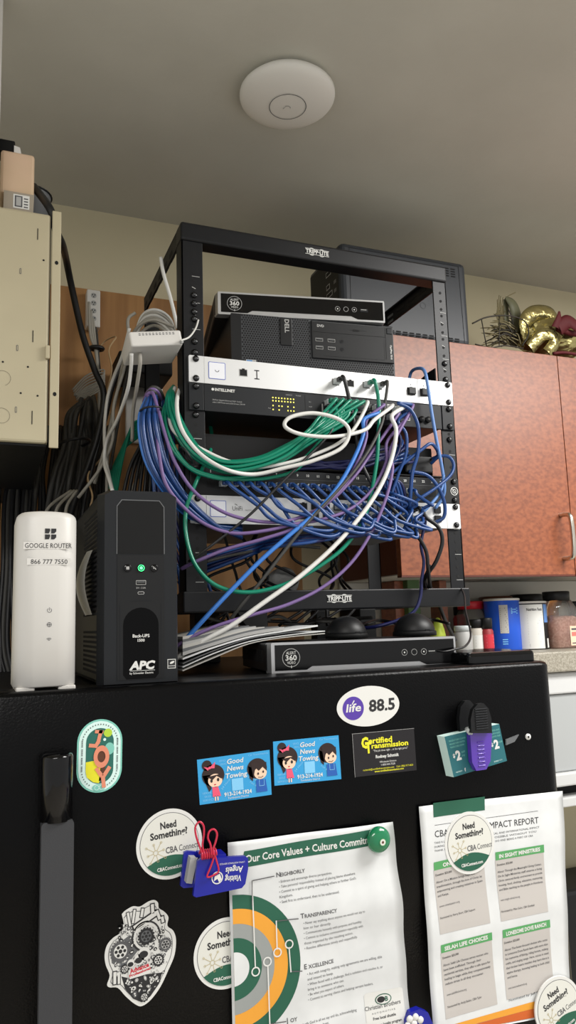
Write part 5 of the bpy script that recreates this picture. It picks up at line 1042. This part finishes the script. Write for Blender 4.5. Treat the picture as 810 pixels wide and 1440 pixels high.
for k, (dx, dy) in enumerate(((0, 0), (5, 8))):
    cable(('upper' if k == 0 else 'lower')+' loose green cable sagging under the green bundle onto the patch panel', [(452, 618, -38), (420, 650+dy, -36), (380, 664+dy, -34), (330, 672+dy*.3, -32), (295, 668+dy*.3, -28), (265, 655+dy*.3, -20), (243-dx, 625, -12), (232-dx, 590, 0), (236, 560, 30)], 'cgreen', .0027, p0=((.259+.0124*k), IZ+.014))
b = MB()
def tie(label, u, v, Y, r, nrm, mt='cblack_', th=.0016):
    c0 = at(u, v, Y); q_ = Vector(nrm).to_track_quat('Z', 'Y'); b = MB(); b.tube([c0+q_ @ Vector((r*math.cos(2*PI*k/20), r*.75*math.sin(2*PI*k/20), 0)) for k in range(20)], th, mt, 6, True); return tag(b.build('cable_tie'), label, 'cable tie')
tie('black cable tie round the green bundle at its left bend', 262, 640, -.024, .019, (-.5, .1, -.4)); tie('black cable tie round the top of the blue bundle', 212, 577, -.004, .021, (.1, 0, -1))
# -- blue bundle left
for k in range(10):
    j = k-4.5; d = (k % 3)*6
    cable('one of the blue cables bundled down the left side of the rack', [(218+j*1.2, 548, 60), (213+j*1.5, 560, 26-d), (208+j*2.6, 585, 0-d), (212+j*3.2, 620, -6-d), (222+j*3.2, 655, -10-d), (243+j*3, 690, -12-d), (270+j*3, 720, -8-d), (300+j*3, 740+j, 2-d), (340, 748+j*2, 20-d)], 'cblul' if k in (0, 3) else 'cblu', .0029, 'blue cables in the left bundle')
for k in range(7):
    cable('one of the dark blue cables hanging behind the left bundle', [(222+k*3, 560, 70), (214+k*5, 620, 60+k*5), (216+k*6, 680, 60), (225+k*8, 740, 50), (250+k*6, 800, 40), (255+k*8, 850, 40)], 'cnavy' if k % 2 else 'cblu', .0029, 'dark blue cables behind the left bundle')
# -- blue patch cords
rs = random.Random(11)
for n in list(range(2, 18))+[20]:
    X_ = px_(n)*.001; zp = PZ+.017; k = (n-2)/22
    if n <= 14: tgt = 3+(n-2)*.62; ki = min(11, int(round(tgt))); row = n % 2
    elif n <= 19: ki = 8+(n-15)*.6; ki = int(ki); row = (n+1) % 2
    else: ki = 10+(n % 2); row = n % 2
    XU = ux(ki)*.001; zu = SZ+.031-row*.016
    if n <= 14:
        y0_ = 0
        sag = SZ-.004-.022*rs.random(); y1 = -.040-.012*rs.random()
        jx, jz = rs.uniform(-.008, .010), rs.uniform(-.006, .006)
        mid = [Vector((X_+.006, -.042, zp-.012)), Vector((X_+.030+jx, y1-.006, zp-.038+jz)), Vector((X_+.062+.01*rs.random(), y1-.012, sag+.012)), Vector(((X_+.09+XU)/2+rs.uniform(-.012, .016), y1-.016, sag-.012*rs.random())), Vector((XU-.022, y1-.006, sag+.014)), Vector((XU-.005, -.044, zu-.012))]
    elif n <= 19: mid = [Vector((X_+.004, -.040, zp-.010)), Vector((X_+.010, -.052, (zp+zu)/2)), Vector((XU+.004, -.046, zu+.004))]
    else: mid = [Vector((X_+.002, -.040, zp-.012)), Vector(((X_+XU)/2+.012, -.056, zp-.030)), Vector((XU+.010, -.048, zu+.002))]
    cable('blue patch cord plugged in under number %d on the patch panel' % n, mid, 'cblu', .0028, 'blue patch cords on the patch panel', p0=(X_, zp), p1=(XU, zu), name='patch_cable')
for k in range(6):
    cable('one of the blue cables sagging below the plugs of the lower silver switch', [(560-k*14, 724, -26), (545-k*14, 742+k % 3*4, -50), (500-k*12, 752+k*2, -58), (450-k*10, 752+k*3, -50), (400-k*6, 757+k*3, -20), (360, 762+k*3, 20), (300, 775+k*5, 40), (250, 790+k*6, 60)], 'cblu' if k % 2 else 'cnavy', .0028, 'blue cables below the lower switch', p0=None)
cable('blue cable running nearly level toward the battery backup', [(440, 742, -30), (400, 750, -24), (340, 768, -10), (290, 782, 4), (255, 790, 30)], 'cblul', .0029)
cable('dim grey blue cable below the level blue one', [(450, 770, 20), (400, 768, 20), (340, 778, 24), (290, 790, 30), (258, 805, 44)], 'cdgrey', .0026)
# -- blue loops right
cable('blue cable arching from the fibre port down the right side', [(560, 567, -40), (577, 576, -42), (588, 600, -42), (588, 635, -40), (580, 665, -38), (577, 700, -34), (575, 722, -26)], 'cblu', .0031, p0=(.388, IZ+.033))
cable('inner blue cable arching from the switch ports', [(560, 592, -34), (571, 610, -38), (571, 638, -38), (560, 668, -36), (550, 700, -34), (556, 720, -24)], 'cblu', .0028, p0=(.384, IZ+.020))
cable('blue cable rising to a peak beside the black power unit', [(548, 668, -30), (570, 650, -34), (592, 633, -36), (605, 624, -36), (613, 630, -30), (616, 640, -10), (608, 645, 2)], 'cblu', .0029)
cable('blue cable bulging out past the right post', [(606, 652, -6), (618, 642, -22), (632, 643, -30), (638, 655, -32), (632, 670, -34), (610, 688, -36), (585, 705, -34), (572, 722, -24)], 'cblu', .0029)
cable('blue cable curling round the fibre ports of the lower switch', [(575, 663, -30), (600, 668, -34), (616, 685, -34), (625, 708, -32), (624, 727, -28), (612, 735, -20)], 'cblu', .0031)
cable('blue cable crossing the numbered strip to the lower right', [(624, 668, -26), (620, 690, -28), (605, 710, -30), (590, 725, -26)], 'cltb', .0026)
for k in range(7):
    cable('one of the short blue cables looping between the middle ports', [(548+k*5, 600+k*8, 6), (560+k*3, 608+k*7, -20), (562-k*2, 630+k*4, -30), (550-k, 655+k*3, -32), (540+k*4, 680, -30), (550+k*4, 715, -26)], 'cblu' if k % 3 else 'cnavy', .0027, 'blue cables in the middle of the rack')
for k in range(6):
    cable('one of the dark blue cables drawn across the shadowed middle of the rack', [(566, 622+k*5, 4), (525, 634+rs_.uniform(0, 22), -14), (480, 636+rs_.uniform(0, 24), -10), (430+rs_.uniform(-8, 8), 644+rs_.uniform(0, 16), 0), (400+k*6, 660, 14)], 'cnavy', .0026, 'dark blue cables in the middle of the rack')
# -- dark cables under the lower switch and below the bottom bar
rs = random.Random(5)
for k in range(12):
    u = 310+k*17; cable('one of the black leads tangled behind the lower part of the rack', [(u+rs.uniform(-20, 20), 750, 120+k*8), (u+rs.uniform(-30, 30), 785, 120), (u+rs.uniform(-40, 40), 815, 110+k*5), (u+rs.uniform(-30, 30), 845, 100), (u-20, 880, 90)], 'cblack_', .0026, 'black leads behind the rack', name='power_lead')
for k in range(8):
    u = 290+k*36; cable('one of the black cables strewn under the bottom bar', [(u, 872+rs.uniform(-4, 8), 20+k*8), (u+30, 866+rs.uniform(0, 14), 30), (u+62, 876+rs.uniform(-6, 6), 40+k*6), (u+90, 868+rs.uniform(0, 12), 40)], 'cblack_' if k % 2 else 'cdgrey', .0028, 'black cables under the bottom bar')
b = MB(); p = at(397, 812, .16); crumple(b, (p.x, .16, p.z-.01), .03, .02, .028, 'lgrey', 21, .15); tag(b.build('power_brick'), 'pale grey adapter among the leads behind the bottom of the rack', 'adapter')
# -- left side cables behind the battery backup
cable('thick black cable dropping from the enclosure top past the power strip', [(47, 262, 60), (58, 276, 40), (68, 290, 16), (74, 303, 12), (79, 325, 16), (88, 345, 60), (93, 365, 150), (100, 400, 200), (116, 470, 240), (133, 520, 260), (146, 555, 270), (138, 610, 270), (122, 660, 270), (100, 720, 260), (90, 780, 260)], 'cblack_', .0062, name='power_cable')
cable('second black cable curving beside the thick one to the rack', [(250, 470, 200), (225, 468, 220), (200, 476, 240), (180, 500, 260), (160, 540, 270), (148, 590, 270), (132, 650, 270), (118, 710, 260), (110, 780, 250)], 'cblack_', .0042, name='power_cable')
GC = [('cwhite', 'leftmost', [(182, 462, 120), (172, 500, 160), (160, 530, 200), (151, 560, 220), (147, 600, 220), (148, 640, 180), (153, 668, 120), (158, 690, 60)]),
 ('cgrey', 'second', [(190, 440, 180), (180, 450, 180), (181, 480, 190), (174, 520, 200), (160, 570, 220), (158, 620, 220), (140, 660, 220), (110, 700, 220)]),
 ('cgrey', 'third', [(245, 460, 160), (215, 450, 170), (192, 462, 190), (176, 500, 230), (163, 560, 250), (150, 620, 250), (133, 680, 240)]),
 ('cgrey', 'fourth', [(240, 470, 180), (215, 458, 190), (188, 480, 210), (170, 530, 240), (157, 590, 260), (151, 650, 260), (150, 720, 240)]),
 ('cdgrey', 'fifth', [(250, 480, 210), (220, 465, 220), (195, 480, 240), (178, 530, 260), (165, 600, 270), (155, 660, 260)])]
for mt, w_, pts in GC: cable(w_+' of the pale cables fanning down from the back of the mini switch', pts, mt, .0030)
cable('white cable hanging straight from the left end of the mini switch', [(185, 497, -10), (184, 520, 10), (179, 550, 40), (165, 590, 100), (150, 620, 160), (147, 650, 160), (154, 675, 80), (158, 690, 40)], 'cwhite', .0030)
cable('short white cable with a plug hanging below the mini switch', [(197, 497, -6), (197, 512, 0), (193, 540, 30), (187, 580, 80), (186, 620, 120)], 'cgrey', .0030)
cable('thin beige wire curling off the power strip', [(138, 490, 480), (150, 478, 470), (163, 474, 440), (153, 492, 420), (157, 520, 400), (150, 560, 380), (157, 600, 340), (145, 640, 300), (124, 668, 260), (130, 700, 220), (118, 735, 180)], 'cbeige', .0017, name='thin_wire')
cable('light grey cable hung over the left side rail at the top', [(226, 362, 60), (230, 385, 60), (240, 420, 60), (250, 462, 60)], 'cwhite', .0032)
cable('white tie cord fixing the mini switch to the left post', [(254, 479, -34), (266, 474, -28), (275, 462, -16), (279, 450, -4)], 'cwhite', .0014, name='tie_cord')
for k in range(5):
    cable('one of the pale cables looping behind the left side rail', [(250, 500-k*4, 200), (240, 470-k*5, 200+k*8), (220, 452-k*4, 210), (200, 456-k*3, 220), (188, 480, 230)], 'cgrey' if k % 2 else 'cwhite', .0030, 'pale cables behind the left side rail')
for k in range(4):
    zz = .1; p = []
    cable('one of the grey cords plugged into the upright power strip', [((xa_ := 125)+k*3, 425+k*12, 503), (127+k*3, 470, 490), (134+k*1.2, 492, 480), (137+k, 520, 470), (139+k*2, 560, 450), (136+k*3, 620, 430), (125+k*3, 690, 400)], 'cgrey' if k < 3 else 'cdgrey', .0030, 'grey cords on the power strip', name='power_cable')
tie('black strap round the cords under the power strip', 136, 490, .482, .013, (0, 0, 1), 'cblack_', .0045)
b = MB()
for k in range(6): b.tube(catmull([at(102+k*1.2, 548+k*3, .42), at(122, 528+k*4, .42), at(146, 520+k*4, .42), at(140, 534+k*3, .42), at(118, 548+k*2.4, .42), at(104+k, 556, .42)], 6), .0018, 'cgrey', 6)
tag(b.build('coiled_cord'), 'coiled grey cord lying sideways left of the thick black cable', 'cord')
rs = random.Random(8)
for k in range(14):
    o_ = k*4.4+rs.uniform(-4, 4); cable('one of the dull grey cables in the thick tied bundle left of the battery backup', [(112+o_*.35, 562+rs.uniform(-4, 6), 330+k*5), (100+o_*.6+rs.uniform(-5, 5), 585, 330+rs.uniform(-20, 20)), (92+o_*.75, 625, 320+k*4), (84+o_*.9+rs.uniform(-6, 6), 665, 310+rs.uniform(-20, 20)), (70+o_*1.1, 710, 300+k*4), (62+o_*1.2, 780, 290)], 'cdgrey', .0044, 'dull grey cables in the tied bundle')
tie('black cable tie round the thick grey bundle', 103, 624, .31, .040, (.2, 0, -1), 'cblack_', .003)
for k in range(36):
    u = -14+k*4.6+rs.uniform(-3, 3); cable('one of the dark cables added to deepen the shade behind the white router', [(u+8, 600, 400+rs.uniform(0, 60)), (u+rs.uniform(-5, 5), 660, 380), (u-4, 710, 360), (u-6, 800, 340), (u+rs.uniform(-12, 8), 900, 330), (u, 960, 320)], 'cblack_' if k % 3 else 'cdgrey', .0046, 'dark cables added behind the router')  # dark cables multiplied here to deepen the shade behind the router
for k in range(8):
    cable('one of the dark green cables slanting down behind the battery backup', [(206-k, 590+k*3, 300), (188-k*2, 596+k*5, 290), (176-k*2.4, 630+k*4, 280), (166-k*2, 680, 260), (158+k*5, 740, 240)], 'cgreen', .0027, 'dark green cables behind the battery backup')
for k in range(9):
    cable('one of the black leads crossing behind the battery backup', [(215-k*2, 570+k*4, 180), (200+k*2, 620, 170+k*8), (182+k*6, 660, 160), (170+k*8, 720, 150), (165+k*10, 800, 150)], 'cblack_', .0032, 'black leads behind the battery backup', name='power_lead')
cable('dull white cable crossing behind the blue bundle', [(213, 600, 200), (205, 640, 190), (192, 675, 180), (178, 710, 170)], 'cgrey', .003)
for k in range(4): cable('one of the purple grey cables curving over the top of the blue bundle', [(230-k*3, 560+k*2, 40), (224-k*3, 548+k*2, 20), (214-k*2, 545+k*3, 20), (206-k, 555+k*3, 40), (202, 580, 80)], 'cpur' if k % 2 else 'cdgrey', .003, 'purple grey cables over the blue bundle')
for k in range(3): cable('one of the pale cables reaching the router from behind', [(100+k*4, 690, 200), (70+k*12, 712, 160), (60+k*16, 740, 60), (60+k*14, 800, -60), (62+k*12, 860, -90)][:4], 'cgrey', .0026, 'pale cables behind the router top')
# ================================================================== LIGHT
def area(name, loc, sx, sy, power, col=(1, .95, .88), rot=(0, 0, 0)):
    l = bpy.data.lights.new(name, 'AREA'); l.shape = 'RECTANGLE'; l.size = sx; l.size_y = sy; l.energy = power; l.color = col
    o = bpy.data.objects.new(name, l); COL.objects.link(o); o.location = loc; o.rotation_euler = rot; return o
area('ceiling_light', (1.4, -.85, ZC-.02), 1.2, .6, 60, (1, .98, .95))
area('ceiling_light', (-1.0, -1.9, ZC-.02), 1.2, .6, 34, (1, .98, .95))
w_ = bpy.data.worlds.new('world'); S.world = w_; w_.use_nodes = True; w_.node_tree.nodes['Background'].inputs[0].default_value = (1, .985, .96, 1); w_.node_tree.nodes['Background'].inputs[1].default_value = .66
S.view_settings.view_transform = 'Standard'; S.view_settings.look = 'None'; S.view_settings.exposure = 0; S.view_settings.gamma = 1; S.view_settings.use_curve_mapping = False
